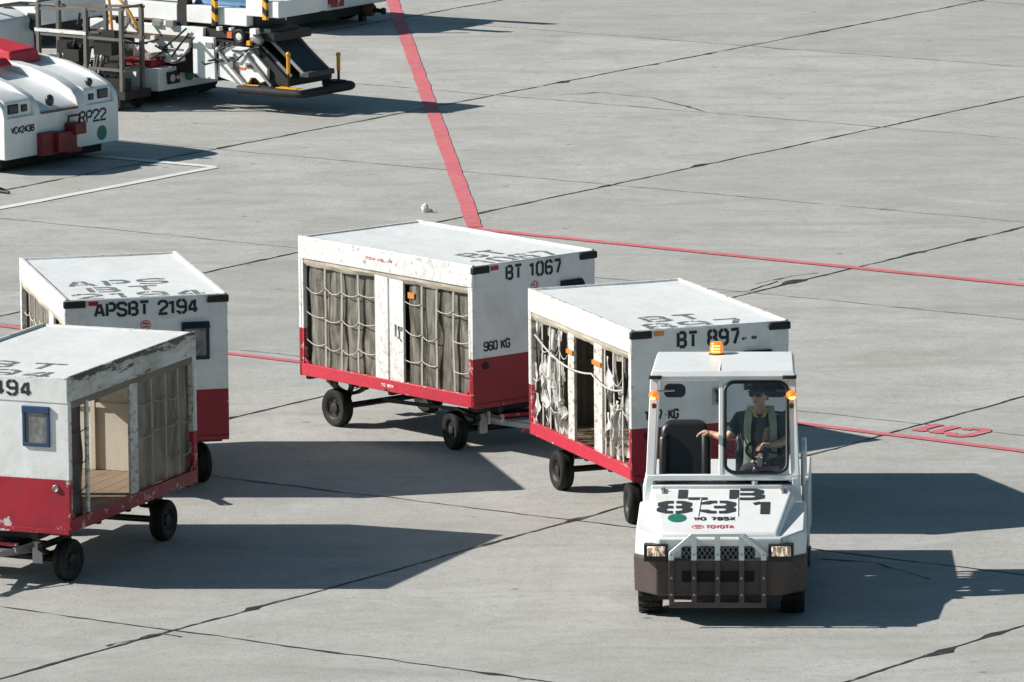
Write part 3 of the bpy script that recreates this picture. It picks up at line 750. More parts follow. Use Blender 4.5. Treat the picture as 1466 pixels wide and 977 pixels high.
    if weight:
        q = MB(); lettering(q, weight, fr, .085*CW, CT - .865, .215*CW, .10, .019, .04, .003, .34, 0, .004)
        q.build('weight_lettering', 'letter', root, smooth=False, fix=False)
    if style.get('badge'):
        by = style['badge']*CW; bz = CT - .275; q = MB()
        disc(q, fr, by, bz, .052, .003, 1, 24)
        q.ribbon([(by + .046*math.cos(t*math.pi/12), bz + .046*math.sin(t*math.pi/12)) for t in range(24)], .010, fr, .0036, 0, True)
        if style.get('badge_solid'):
            q.ribbon([(by - .03, bz + .012), (by, bz + .022), (by + .03, bz + .006)], .022, fr, .0034, 0)
            q.ribbon([(by - .028, bz - .018), (by + .004, bz - .012), (by + .03, bz - .02)], .018, fr, .0035, 0)
        else:
            q.ribbon([(by - .012, bz + .024), (by - .022, bz + .012), (by - .012, bz), (by, bz + .010), (by - .012, bz + .024)], .010, fr, .0034, 0)
            q.ribbon([(by + .022, bz + .03), (by + .022, bz - .02), (by - .022, bz - .022)], .012, fr, .0035, 0)
        q.build('badge', ['letter_red', 'paper'], root, smooth=False, fix=False)
    # window with hooded frame
    wy0, wy1, wz0, wz1 = .715*CW - HW, .885*CW - HW, CT - .635, CT - .262
    q = MB()
    q.box((.0006, wy0, wz1 - .06), (.03, wy1, wz1)); q.box((.0006, wy0, wz0), (.022, wy1, wz0 + .035))
    q.box((.0006, wy0, wz0 + .035), (.022, wy0 + .028, wz1 - .06)); q.box((.0006, wy1 - .028, wz0 + .035), (.022, wy1, wz1 - .06))
    if style.get('hooded', True): q.prism([(0, 0), (.04, -.05), (.04, -.06), (0, -.02)], (.03, wy0, wz1), (1, 0, 0), (0, 0, 1), (0, 1, 0), wy1 - wy0)
    wn = q.build('window', style.get('window', 'window_dark'), root, bev=.003)
    q = MB(); q.box((.0008, wy0 + .028, wz0 + .035), (.009, wy1 - .028, wz1 - .06)); q.build('pane', style.get('pane', 'pane'), wn)
    # small lamp boss on the red band
    ly = style.get('lamp', .10)*CW - HW
    q = MB(); q.lathe([(.03, 0), (.034, .012), (.026, .022), (.018, .014), (0, .012)], (.0005, ly, .925), (1, 0, 0), 18)
    q.build('marker_lamp', style.get('lampmat', 'rim'), root)
    # running gear
    wr, ww = .195, .135; xr, xf = -CL + .36, -.40; wy = HW - .20
    q = MB(); q.tube([(xr, -wy + .02, wr), (xr, wy - .02, wr)], .032, 10)
    for sg in (-1, 1):
        yy = sg*(wy - .135)
        pts = [(xr - .30 + .6*i/8, yy, CBT - .085 - .10*(1 - ((i-4)/4)**2)) for i in range(9)]
        for i in range(8): q.bar(pts[i], pts[i+1], .05, .035)
        for dx in (-.30, .30): q.bar((xr + dx, yy, CBT - .03), (xr + dx*.98, yy, CBT - .11), .04, .05, 0, (1, 0, 0))
        q.bar((xr - .16, sg*(wy - .08), CBT), (xr - .05, sg*(wy - .08), wr + .02), .02, .06, 0, (1, 0, 0))
        q.bar((xr + .17, sg*(wy - .08), CBT), (xr + .05, sg*(wy - .08), wr + .02), .02, .06, 0, (1, 0, 0))
    q.build('rear_axle', 'axle', root)
    for sg in (-1, 1): wheel(root, (xr, sg*wy, wr), wr, ww)
    st = R(steer); ca, sa = math.cos(st), math.sin(st)
    rot = lambda p: Vector((xf + ca*p[0] - sa*p[1], sa*p[0] + ca*p[1], p[2]))
    q = MB(); q.tube([rot((0, -wy + .02, wr)), rot((0, wy - .02, wr))], .032, 10)
    q.lathe([(.20, 0), (.20, .025), (.17, .03), (.17, .06), (.20, .065), (.20, .09), (0, .09)], (xf, 0, CBT - .185), (0, 0, 1), 24)
    q.box((xf - .22, -.42, CBT - .10), (xf + .22, .42, CBT - .065))
    for sg in (-1, 1):
        pts = [rot((-.27 + .54*i/8, sg*(wy - .14), CBT - .17 - .09*(1 - ((i-4)/4)**2))) for i in range(9)]
        for i in range(8): q.bar(pts[i], pts[i+1], .05, .035)
        q.bar(rot((-.27, sg*(wy - .14), CBT - .16)), rot((.27, sg*(wy - .14), CBT - .16)), .05, .05)
    q.bar(rot((0, -.38, CBT - .19)), rot((0, .38, CBT - .19)), .08, .05)
    q.build('front_axle', 'axle', root)
    for sg in (-1, 1): wheel(root, rot((0, sg*wy, wr)), wr, ww, st)
    q = MB()
    dl = style.get('drawbar', 1.05)
    tip = rot((dl, 0, .30))
    q.bar(rot((.02, -.26, .27)), rot((dl*.72, -.03, .30)), .045, .05); q.bar(rot((.02, .26, .27)), rot((dl*.72, .03, .30)), .045, .05)
    q.bar(rot((dl*.66, 0, .30)), tip, .06, .05)
    q.tube([tip + Vector((.05*math.cos(t*math.pi/6), .05*math.sin(t*math.pi/6), 0)) for t in range(12)], .016, 8, 0, True)
    q.bar(rot((.25, -.17, .27)), rot((.25, .17, .27)), .05, .04)
    a4 = [(.0, -.30), (.0, .30), (.42, .14), (.42, -.14)]
    q.loft([rot((x_, y_, .255)) for x_, y_ in a4], [rot((x_, y_, .315)) for x_, y_ in a4])
    for sg in (-1, 1): q.bar(rot((.05, sg*.30, CBT - .18)), rot((.30, sg*.20, .30)), .05, .07, 0, (1, 0, 0)); q.bar(rot((.10, sg*.34, .16)), rot((.10, sg*.34, .36)), .03, .10, 0, (0, 1, 0))
    q.build('drawbar', style.get('drawmat', 'axle'), root)
    q = MB(); q.bar(rot((.30, -.24, .36)), rot((.30, .24, .36)), .05, .03); q.bar(rot((.52, -.12, .23)), rot((.52, .12, .23)), .05, .03); q.build('steering_stop', 'red_rail', root)
    q = MB()
    for sg in (-1, 1):
        for k_ in range(5): pz = .40 + k_*.016; q.tube([rot((-.12 + .03*math.cos(t*math.pi/5), sg*.28 + .03*math.sin(t*math.pi/5), pz)) for t in range(10)], .007, 5, 0, True)
    q.tube([rot((.1, .1, .34)), rot((.4, .14, .42)), rot((.75, .06, .30))], .012, 6); q.build('spring', 'axle', root)
    # brake lever with its bright T handle at the front axle, tow pin at the rear
    q = MB(); a_ = rot((.22, -.33, .27)); q.bar(a_, a_ + Vector((.02, -.01, .17)), .022, .03, 0, (1, 0, 0)); q.bar(a_ + Vector((.02, -.06, .175)), a_ + Vector((.02, .05, .175)), .03, .03)
    q.build('brake_lever', 'hub_white', root, bev=.003)
    q = MB()
    q.box((-CL - .10, -.09, CBT - .19), (-CL + .06, .09, CBT - .165)); q.box((-CL - .10, -.09, CBT - .11), (-CL + .06, .09, CBT - .085))
    q.tube([(-CL - .06, 0, CBT - .24), (-CL - .06, 0, CBT - .03)], .016, 8)
    q.build('tow_hitch', 'red_rail', root)
    q = MB(); q.bar((xr + .06, -.06, wr + .02), (xf - .1, -.06, CBT - .21), .035, .035); q.build('brake_rod', 'axle', root)
    return root

dA = ('door', .375, .435, .0, 'white_flaky'); dA2 = ('door', .635, .715, .0, 'white_flaky')
cartA = make_cart((1.8654, 70.5676, -69.885), 'white and red baggage cart marked BT 897 with torn plastic curtains, hitched behind the tractor',
    ('BT 897', .285, .405, .165), [('BT', .62, -.12), ('897', 1.02, -.05)], '1017.KG',
    [('torn', .0, .36, 4, 'film'), dA, dA2, ('torn', .73, 1.0, 3, 'film')],
    [('curtain', .0, .42, 4, 'sheet'), ('door', .44, .52), ('door', .53, .60), ('curtain', .61, 1.0, 4, 'sheet')],
    -12, dict(refl='reflector_orange', fascia='white_flaky', drawbar=1.15), 3)
cartB = make_cart((.2251, 74.8498, -50.074), 'white and red baggage cart marked BT 1067 with rope nets over closed grey plastic curtains',
    ('BT 1067', .262, .462, .155), [('BT', .52, -.10), ('1067', 1.0, -.02)], '960 KG',
    [('curtain', .02, .43, 4, 'sheet'), ('door', .435, .513), ('door', .522, .605), ('curtain', .612, .99, 4, 'sheet')],
    [('curtain', .0, .42, 4, 'sheet'), ('door', .44, .52), ('door', .53, .60), ('curtain', .61, 1.0, 4, 'sheet')],
    -16, dict(badge=.505, fascia='white', post='white', drawbar=1.1, drawmat='steel_white'), 5)
cartC = make_cart((-3.5427, 72.6383, -77.4626), 'white and red baggage cart marked APSBT 2194, standing behind the BT 494 cart',
    ('APSBT 2194', .18, .64, .150, .38), [('APS', 1.0, -.1), ('BT', .75, -.1), ('2194', 1.3, -.02)], None,
    [('curtain', .03, .36, 3, 'sheet_old'), ('door', .62, .72), ('curtain', .74, 1.0, 3, 'sheet_old'), ('curtain', .38, .60, 2, 'sheet_old')],
    [('curtain', .0, .42, 4, 'sheet'), ('door', .44, .52), ('door', .53, .60), ('curtain', .61, 1.0, 4, 'sheet')],
    10, dict(badge=.495, badge_solid=True, fascia='white'), 8)
cartD = make_cart((-4.777, 68.2157, -112.476), 'weathered red and white baggage cart marked BT 494, fascia peeling, one side half open',
    ('BT 494', .30, .475, .150), [('BT', .85, .0), ('494', 1.05, .02)], None,
    [('curtain', .62, 1.0, 3, 'sheet_old'), ('door', .55, .60)],
    [('curtain', .0, .44, 4, 'sheet_old', 'strap'), ('door', .455, .515, .0, 'white_flaky'), ('door', .845, .862, .0, 'white_flaky'), ('curtain', .865, 1.0, 1, 'tarp_black', 'black')],
    -4, dict(white='white', red='red_worn', window='window_blue', hooded=False, corner=False, inside='interior', lamp=.915, lampmat='steel', drawmat='steel',
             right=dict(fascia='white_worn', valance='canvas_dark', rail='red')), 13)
# details that single carts carry
def on_front(root, name, mat, fn):
    q = MB(); fr = (Vector((0, -HW, 0)), Vector((0, 1, 0)), Vector((0, 0, 1)), Vector((1, 0, 0))); fn(q, fr); return q.build(name, mat, root, smooth=False)
on_front(cartA, 'panel_latch', ['steel', 'black'], lambda q, fr: (q.box((.001, .02, 1.18), (.012, .10, 1.34), 0), q.tube([(.03, .05, 1.33), (.035, .075, 1.26), (.03, .06, 1.22), (.03, .10, 1.19), (.03, .12, 1.17)], .012, 6, 1)))
on_front(cartA, 'small_lettering', 'letter', lambda q, fr: (lettering(q, 'BT7', fr, .70*CW, CT - .158, .05, .028, .007, 0, .0105), lettering(q, '92', fr, .76*CW, CT - .153, .055, .03, .008, 0, .0105)))
for s_, w_ in ((.405, .084), (.675, .112)):
    x = -CL + .05 + (CL - .10)*s_
    q = MB(); q.box((x - w_, -HW - .004, 1.47), (x + w_, -HW + .012, 1.51)); q.build('orange_band', 'orange_tag', cartA)
q = MB(); q.tube(catenary((-CL + .22, -HW - .012, 1.52), (-1.0, -HW - .02, 1.38), .10, 10), .009, 6)
q.tube(catenary((-1.0, -HW - .02, 1.38), (-.18, -HW - .012, 1.35), .06, 8), .009, 6)
q.build('slack_rope', 'rope', cartA)
q = MB(); x = -CL*.36; q.box((x - .05, -HW + .028, 1.50), (x + .05, -HW + .034, 1.56)); q.build('orange_tag', 'orange_tag', cartB)
q = MB(); q.box((-1.19, -HW + .006, 1.16), (-1.13, -HW + .03, 1.20)); q.tube([(-1.20, -HW - .012, 1.22), (-1.20, -HW - .012, 1.10), (-1.17, -HW - .014, 1.08)], .012, 6); q.build('door_latch', 'steel', cartB)
q = MB(); frs = (Vector((-CL, -HW - .004, 0)), Vector((1, 0, 0)), Vector((0, 0, 1)), Vector((0, -1, 0)))
lettering(q, 'TCW 1GLIR', frs, 1.10, CT - .105, .42, .030, .007, 0, .003); q.build('warning_lettering', 'letter_red', cartB, smooth=False, fix=False)
q = MB(); lettering(q, 'TC BOX', frs, 1.33, CBT + .05, .2, .03, .008, 0, .003); q.build('rail_lettering', 'letter_white', cartB, smooth=False, fix=False)

# ------------------------------------------------------------------ tow tractor
TP = gp(1030, 897); TYAW = -.052
tr = thing('tow_tractor', 'white airport tow tractor marked LB 831 with open cab, headlights and brown bumper', 'tow tractor', TP, TYAW)
up = Vector((0, 0, 1))
plan = [(-.55, .03), (.56, .03), (.765, .24), (.765, .98), (-.755, .98), (-.755, .24)]
zt = lambda y: .785 + .155*y
q = MB(); q.loft([Vector((x, y, .60)) for x, y in plan], [Vector((x*.985, y + .01, zt(y))) for x, y in plan])
q.build('front_body', 't_white', tr, bev=.018)
pl2 = [(-.56, .0), (.57, .0), (.775, .22), (.775, .42), (-.765, .42), (-.765, .22)]
q = MB(); q.loft([Vector((x*.99, y + .012, .275)) for x, y in pl2], [Vector((x, y, .603)) for x, y in pl2]); q.build('front_bumper', 't_brown', tr, bev=.014)
q = MB(); q.box((-.33, -.004, .40), (.31, .02, .50)); q.build('bumper_slot', 'dark', tr)
q = MB(); q.box((-.55, .10, .22), (.55, 2.85, .56)); q.box((-.76, .80, .40), (.76, 1.62, .50)); q.build('chassis', 'chassis', tr)
# bonnet
hf, hr, zf_, zr_ = .085, .955, .826, 1.062
a = [Vector((-.51, hf, zf_)), Vector((.51, hf, zf_)), Vector((.64, hr, zr_)), Vector((-.64, hr, zr_))]
b = [Vector((-.535, hf - .02, .78)), Vector((.535, hf - .02, .78)), Vector((.67, hr, .90)), Vector((-.67, hr, .90))]
q = MB(); q.loft(b, a); hood = q.build('bonnet', 't_white', tr, bev=.022)
hv = Vector((0, hr - hf, zr_ - zf_)); HL = hv.length; hv.normalize(); hn = Vector((1, 0, 0)).cross(hv)
hfr = (Vector((.0, hf, zf_)), Vector((1, 0, 0)), hv, hn)
q = MB()
for xa, xb in ((-.20, -.185), (.155, .145)):
    q.bar(hfr[0] + Vector((xa, 0, 0)) + hv*.33 + hn*.001, hfr[0] + Vector((xb, 0, 0)) + hv*.69 + hn*.001, .008, .012, 0, hn)
q.build('bonnet_rib', 't_white', hood)
q = MB(); lf = .004
SQ = .58; hfs = (hfr[0], hfr[1], hfr[2]*SQ, hfr[3])
def hoodtext(c, x0, x1, t0, t1, t, g_): lettering(q, c, hfs, x0, t0*HL/SQ, x1 - x0, (t1-t0)*HL/SQ, t, g_, lf)
hoodtext('L', -.405, -.085, .73, .985, .085, .05); hoodtext('B', .055, .385, .725, .985, .085, .055)
hoodtext('8', -.575, -.255, .425, .705, .088, .055); hoodtext('3', -.19, .135, .425, .71, .088, .05)
q.ribbon([(.395, .41*HL), (.395, .68*HL)], .085, hfr, lf); q.ribbon([(.29, .635*HL), (.352, .665*HL)], .05, hfr, lf)
q.build('bonnet_lettering', 'letter_hood', hood, smooth=False, fix=False)
q = MB(); lettering(q, 'WD 795X', hfr, -.235, .268*HL, .37, .078*HL, .016, 0, lf, .42); q.build('registration_lettering', 'letter', hood, smooth=False, fix=False)
q = MB(); lettering(q, 'TOYOTA', hfr, -.125, .092*HL, .25, .075*HL, .012, 0, lf, .36)
ell = lambda cx, cy, rx, ry: [(cx + rx*math.cos(i*math.pi/9), cy + ry*math.sin(i*math.pi/9)) for i in range(18)]
q.ribbon(ell(-.195, .13*HL, .052, .034), .007, hfr, lf, 0, True); q.ribbon(ell(-.195, .13*HL + .012, .034, .012), .006, hfr, lf + .0004, 0, True)
q.ribbon(ell(-.195, .13*HL - .004, .014, .026), .006, hfr, lf + .0008, 0, True)
q.build('maker_lettering', 'letter_red', hood, smooth=False, fix=False)
q = MB(); disc(q, hfr, -.385, .325*HL, .083, lf, 0, 28); q.build('green_sticker', 'green', hood, smooth=False, fix=False)
for xx in (-.53, .545):
    q = MB(); c = hfr[0] + Vector((xx, 0, 0)) + hv*(.93*HL); q.bar(c - hv*.05 + hn*.012, c + hv*.05 + hn*.012, .022, .024, 0, hn); q.bar(c + hn*.02 - Vector((.022, 0, 0)), c + hn*.02 + Vector((.022, 0, 0)), .016, .022, 0, hn)
    q.build('bonnet_latch', 'steel', tr, bev=.003)
q = MB(); q.box((-.64, .962, .92), (.645, 1.03, 1.088)); q.build('cowl', 't_white', tr, bev=.01)
q = MB(); q.lathe([(.028, 0), (.03, .02), (.024, .035), (0, .036)], (.29, .995, 1.088), (0, 0, 1), 14); q.build('filler_cap', 'hub_white', tr)
# grille, guard, headlamps
q = MB(); q.box((-.335, .022, .555), (.315, .045, .715)); q.build('grille_recess', 'dark', tr)
q = MB(); y = .018
for i in range(-6, 22):
    for sg in (-1, 1):
        x0 = -.335 + i*.046; z0, z1 = .557, .713; x1 = x0 + sg*.11
        P0, P1 = Vector((x0, y, z0)), Vector((x1, y, z1))
        # clip to the opening
        def at(t): return P0.lerp(P1, t)
        ts = [t/12 for t in range(13) if -.335 <= at(t/12).x <= .315]
        if len(ts) > 1: q.bar(at(ts[0]), at(ts[-1]), .006, .006, 0, (0, 1, 0))
q.build('grille_mesh', 'mesh_wire', tr)
def guard(dark):
    q = MB(); w = .047; y = -.055; zs = .607
    for x, top in ((-.42, .67), (-.22, .83), (-.012, .83), (.20, .83), (.395, .67)):
        if dark: q.bar((x, y, .19), (x, y, zs), w, .034, 0, (0, 1, 0))
        else: q.bar((x, y, zs), (x, y, top), w, .034, 0, (0, 1, 0))
    if dark: q.bar((-.444, y - .001, .205), (.419, y - .001, .205), .034, .05)
    else:
        q.bar((-.25, y - .002, .835), (.23, y - .002, .835), .040, .03); q.bar((-.43, y - .003, .665), (-.225, y - .003, .84), .036, .04, 0, (0, 1, 0)); q.bar((.405, y - .003, .665), (.205, y - .003, .84), .036, .04, 0, (0, 1, 0))
        for x in (-.25, .23): q.bar((x, y, .825), (x*1.02, .05, .80), .03, .03)
    return q
guard(False).build('grille_guard', 't_white', tr, bev=.004)
guard(True).build('grille_guard', 't_brown', tr, bev=.004)
for xa, xb in ((-.665, -.452), (.435, .66)):
    q = MB(); yb = .02
    q.box((xa, -.012, .585), (xb, .10, .738)); hb = q.build('headlight', 'black', tr, bev=.006)
    q = MB(); q.box((xa + .03, -.022, .635), (xb - .025, -.008, .724)); q.build('lens', 'lamp', hb, bev=.006)
# wheels
for sg in (-1, 1): wheel(tr, (sg*.635 + .005, .52, .27), .27, .22, R(90)) if False else None
def twheel(c, r, w):
    # axis along x
    t = MB(); h = w/2; ax = Vector((1, 0, 0))
    t.lathe([(r*.55, -h*.85), (r*.72, -h), (r*.9, -h), (r*.98, -h*.8), (r, -h*.6), (r, h*.6), (r*.98, h*.8), (r*.9, h), (r*.72, h), (r*.55, h*.85)], c, ax, 36)
    for i in range(22):
        a_ = 2*math.pi*i/22
        for sg in (-1, 1):
            p = Vector(c) + Vector((0, math.cos(a_), math.sin(a_)))*(r + .004)
            pa = p + ax*(sg*h*.12); a2 = a_ + .12; pb = Vector(c) + Vector((0, math.cos(a2), math.sin(a2)))*(r*.985) + ax*(sg*h*.92)
            t.bar(pa, pb, .035, .02, 0, Vector((0, math.cos(a_), math.sin(a_))))
    o = t.build('wheel', 'rubber', tr)
    k = MB()
    for sg in (-1, 1): k.lathe([(r*.56, sg*h*.86), (r*.5, sg*h*.5), (r*.25, sg*h*.45), (r*.2, sg*h*.75), (0, sg*h*.78)], c, ax, 20)
    k.build('rim', 't_white', o)
for sg in (-1, 1):
    twheel((sg*.635 + .005, .50, .28), .28, .21); twheel((sg*.64 + .005, 2.30, .33), .33, .23)
# rear body
def arch(y0, y1, cy, cz, r, z0, z1):
    p = [(y0, z0)]
    n = 12
    p += [(cy - r*math.cos(math.pi*i/n), max(z0, cz + r*math.sin(math.pi*i/n))) for i in range(n+1)]
    return p + [(y1, z0), (y1, z1), (y0, z1)]
q = MB()
for x0, x1 in ((-.735, -.68), (.71, .775)): q.prism(arch(1.5, 2.95, 2.30, .36, .40, .36, .99), (x0, 0, 0), (0, 1, 0), (0, 0, 1), (1, 0, 0), x1 - x0)
q.box((-.68, 1.95, .80), (.71, 2.93, .97)); q.box((-.68, 2.90, .36), (.71, 2.949, .80))
q.build('rear_body', 't_white', tr, bev=.015)
q = MB(); q.box((-.62, 1.25, .50), (.63, 1.78, .92)); q.build('seat_base', 'black', tr, bev=.01)
q = MB()
for x0, x1 in ((-.78, -.766), (.776, .79)): q.box((x0, .85, .36), (x1, 1.55, .42)); 
q.build('step', 'black', tr)
q = MB(); q.tube([(.72, 1.52, .98), (.72, 1.54, 1.30), (.725, 1.62, 1.35), (.725, 1.9, 1.35), (.725, 2.0, 1.30), (.73, 2.02, .98)], .022, 8)
q.build('hand_rail', 't_white', tr)
q = MB(); q.box((-.08, 2.95, .34), (.08, 3.06, .37)); q.box((-.08, 2.95, .44), (.08, 3.06, .47)); q.tube([(0, 3.02, .28), (0, 3.02, .56)], .018, 8); q.build('tow_hitch', 'axle', tr)
# cab
q = MB()
for sg in (-1, 1):
    q.bar((sg*.685 + .003, .985, .90), (sg*.655 + .003, 1.0, 1.15), .055, .07, 0, (1, 0, 0)); q.bar((sg*.655 + .003, 1.0, 1.14), (sg*.618 + .003, 1.02, 2.13), .055, .075, 0, (1, 0, 0))
    q.bar((sg*.66 + .003, 1.86, .96), (sg*.605 + .003, 1.84, 2.13), .055, .055, 0, (1, 0, 0))
    q.bar((sg*.618, 1.02, 2.10), (sg*.60, 1.85, 2.12), .04, .05)
q.bar((-.68, .996, 1.155), (.686, .996, 1.155), .05, .055); q.bar((-.62, 1.019, 2.105), (.626, 1.019, 2.105), .05, .05)
q.bar((-.012, .998, 1.15), (-.012, 1.018, 2.12), .045, .042, 0, (1, 0, 0))
q.bar((-.62, 1.85, 2.10), (.62, 1.85, 2.10), .04, .05)
q.build('cab_frame', 't_white', tr, bev=.008)
q = MB()
a = [(-.655, .955), (.66, .955), (.635, 1.93), (-.63, 1.93)]
q.loft([Vector((x, y, 2.125 + .02*(y-.95))) for x, y in a], [Vector((x*.965, .955 + (y-.955)*.96 + .02, 2.175 + .02*(y-.95))) for x, y in a])
q.box((-.03, .98, 2.172), (-.02, 1.92, 2.186)); q.box((.025, .98, 2.172), (.035, 1.92, 2.186)) if False else None
q.build('cab_roof', 't_white', tr, bev=.02)
for x0, x1 in ((-.665, -.55), (.54, .668)):
    q = MB(); q.box((x0, .93, 2.105), (x1, 1.0, 2.135)); q.build('roof_corner_pad', 'black', tr, bev=.006)
# framed windscreen on the driver's half
def rrect(x0, x1, z0, z1, r, n=5):
    pts = []
    for cx, cz, a0 in ((x1-r, z1-r, 0), (x0+r, z1-r, 90), (x0+r, z0+r, 180), (x1-r, z0+r, 270)):
        for i in range(n+1):
            t = R(a0 + 90*i/n); pts.append((cx + r*math.cos(t), cz + r*math.sin(t)))
    return pts
wsy = lambda z: .975 + (z-1.15)*.02
rr = rrect(.022, .585, 1.205, 2.07, .09)
q = MB(); q.tube([(x, wsy(z), z) for x, z in rr], .017, 8, 0, True); q.build('windscreen_seal', 'black', tr)
q = MB()
o_ = rrect(-.005, .60, 1.17, 2.10, .03); n_ = len(rr)
vs = [(x, wsy(z) + .006, z) for x, z in o_] + [(x, wsy(z) + .006, z) for x, z in rr] + [(x, wsy(z) + .026, z) for x, z in o_] + [(x, wsy(z) + .026, z) for x, z in rr]
fs = []
for i in range(n_):
    j = (i+1) % n_
    fs += [(i, j, n_+j, n_+i), (2*n_+i, 3*n_+i, 3*n_+j, 2*n_+j), (i, 2*n_+i, 2*n_+j, j), (n_+i, n_+j, 3*n_+j, 3*n_+i)]
q.add(vs, fs); q.build('windscreen_frame', 't_white', tr)
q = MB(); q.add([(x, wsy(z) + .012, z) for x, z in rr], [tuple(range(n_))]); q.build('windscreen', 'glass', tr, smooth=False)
# lamps, mirrors, beacon
for sg in (-1, 1):
    q = MB(); c = Vector((sg*.62 + .004, .93, 1.955)); q.ellipsoid(c, (.05, .042, .05)); sl = q.build('side_lamp', 'amber', tr)
    q = MB(); q.tube([c + Vector((0, .02, 0)), (c.x, 1.0, 1.955)], .02, 8); q.tube([(c.x, .96, 1.84), (c.x, .94, 1.86)], .022, 8); q.build('lamp_bracket', 'black', sl)
    q = MB(); q.ellipsoid(c + Vector((sg*.005, -.018, -.018)), (.034, .028, .022)); q.build('lit_bulb', 'amber_lit', sl)
for xc, xp in ((-.435, -.60), (.475, .60)):
    q = MB(); w = .10; pts = rrect(xc - w, xc + w, 1.925, 2.055, .05)
    q.loft([Vector((x, 1.085, z - .02)) for x, z in pts], [Vector((x*.0 + xc + (x-xc)*.9, 1.12, z - .02)) for x, z in pts])
    mr = q.build('mirror', 'mirror', tr, bev=.004)
    q = MB(); q.tube([(xp, 1.06, 1.97), (xc, 1.08, 1.975)], .011, 6); q.build('mirror_arm', 'steel', mr)
q = MB(); bc = Vector((-.075, 1.80, 2.172))
q.lathe([(.075, 0), (.075, .02), (.06, .03), (0, .03)], bc, (0, 0, 1), 20); be = q.build('beacon', 'black', tr)
q = MB(); q.lathe([(.058, .028), (.062, .05), (.058, .058), (.062, .066), (.058, .078), (.062, .086), (.058, .10), (.06, .112), (.052, .13), (0, .138)], bc, (0, 0, 1), 24); q.build('beacon_lens', 'amber', be)
q = MB()
for i in range(3): q.box((bc.x - .035, bc.y - .068, bc.z + .045 + i*.026), (bc.x + .035, bc.y - .056, bc.z + .057 + i*.026))
q.build('beacon_light', 'amber_lit', be, bev=.003)
q = MB(); q.bar((.33, .958, 1.215), (.16, .972, 1.62), .012, .008, 0, (0, 1, 0)); q.bar((.12, .968, 1.42), (.20, .974, 1.80), .010, .008, 0, (0, 1, 0)); q.build('windscreen_wiper', 'black', tr)
q = MB()
for x in (-.42, -.22, -.012, .20, .395):
    for z in (.30, .45, .66): q.lathe([(.011, 0), (.011, .010), (0, .011)], (x, -.072, z), (0, -1, 0), 6)
q.build('guard_bolt', 'steel', tr)
q = MB(); q.box((-.552, .0275, .742), (-.548, .0305, .79)); q.box((.556, .0275, .742), (.56, .0305, .79)); q.box((-.75, .235, .606), (-.40, .24, .61)); q.build('panel_seam', 'dark', tr)
# seats, dash, wheel
def seat(xc):
    q = MB()
    p = rrect(xc - .225, xc + .225, .93, 1.56, .11)
    q.loft([Vector((x, 1.60 + (z-.95)*.22, z)) for x, z in p], [Vector((xc + (x-xc)*.92, 1.72 + (z-.95)*.22, z - .0)) for x, z in p])
    s_ = q.build('seat', 'seat', tr, bev=.035)
    q = MB(); q.box((xc - .23, 1.22, .92), (xc + .23, 1.66, 1.06)); q.build('seat_cushion', 'seat', s_, bev=.04)
    for sg in (-1, 1):
        q = MB(); q.loft([Vector((xc + sg*x, 1.555 + (z-.95)*.22 + .0, z)) for x, z in ((.15, 1.05), (.235, 1.0), (.235, 1.42), (.15, 1.46))], [Vector((xc + sg*x, 1.64 + (z-.95)*.22, z)) for x, z in ((.15, 1.05), (.235, 1.0), (.235, 1.42), (.15, 1.46))])
        q.build('seat_bolster', 'seat', s_, bev=.03)
seat(-.355); seat(.34)
q = MB(); q.box((-.62, 1.031, .50), (.625, 1.07, 1.10)); q.box((.02, 1.07, .98), (.60, 1.22, 1.165)); q.build('dashboard', 'black', tr, bev=.012)
swc = Vector((.385, 1.34, 1.355)); tilt = Matrix.Rotation(R(26), 3, 'X')
q = MB(); q.tube([swc + tilt @ Vector((.175*math.cos(i*math.pi/14), .175*math.sin(i*math.pi/14), 0)) for i in range(28)], .015, 8, 0, True)
for t in (90, 210, 330): q.bar(swc - tilt @ Vector((0, 0, .01)), swc + tilt @ Vector((.172*math.cos(R(t)), .172*math.sin(R(t)), 0)), .03, .012)
q.lathe([(.05, -.02), (.05, .01), (.03, .02), (0, .02)], swc, tilt @ Vector((0, 0, 1)), 16)
q.tube([swc, (.385, 1.16, 1.05)], .03, 8); q.build('steering_wheel', 'black', tr)
q = MB(); q.tube([(.02, 1.30, 1.0), (.03, 1.28, 1.30)], .010, 6); q.ellipsoid((.03, 1.28, 1.315), (.024, .024, .03), 1); q.build('gear_lever', ['steel', 'seat_red'], tr)
q = MB(); q.tube([(.10, 1.75, 1.25), (.02, 1.76, 1.28), (.0, 1.76, 1.36), (.12, 1.76, 1.37), (.16, 1.75, 1.33)], .012, 6); q.build('hydraulic_hose', 'seat_red', tr)
q = MB(); q.box((.27, 1.085, 1.168), (.51, 1.20, 1.20), 0); q.box((.275, 1.09, 1.2002), (.505, 1.195, 1.212), 1); q.box((.29, 1.10, 1.2122), (.495, 1.19, 1.225), 0)
o = q.build('folder', ['pink', 'paper'], None, bev=.002); tag(o, 'pink and white folder lying on the dashboard behind the windscreen', 'folder'); o.location = TP; o.rotation_euler = (0, 0, TYAW)
q = MB(); q.lathe([(.0, 0), (.022, 0), (.027, .09), (.024, .09), (.02, .005)], (.335, 1.15, 1.2255), (0, 0, 1), 14)
o = q.build('paper_cup', 'paper', None); tag(o, 'small white paper cup on the tractor dashboard beside the steering wheel', 'cup'); o.location = TP; o.rotation_euler = (0, 0, TYAW)

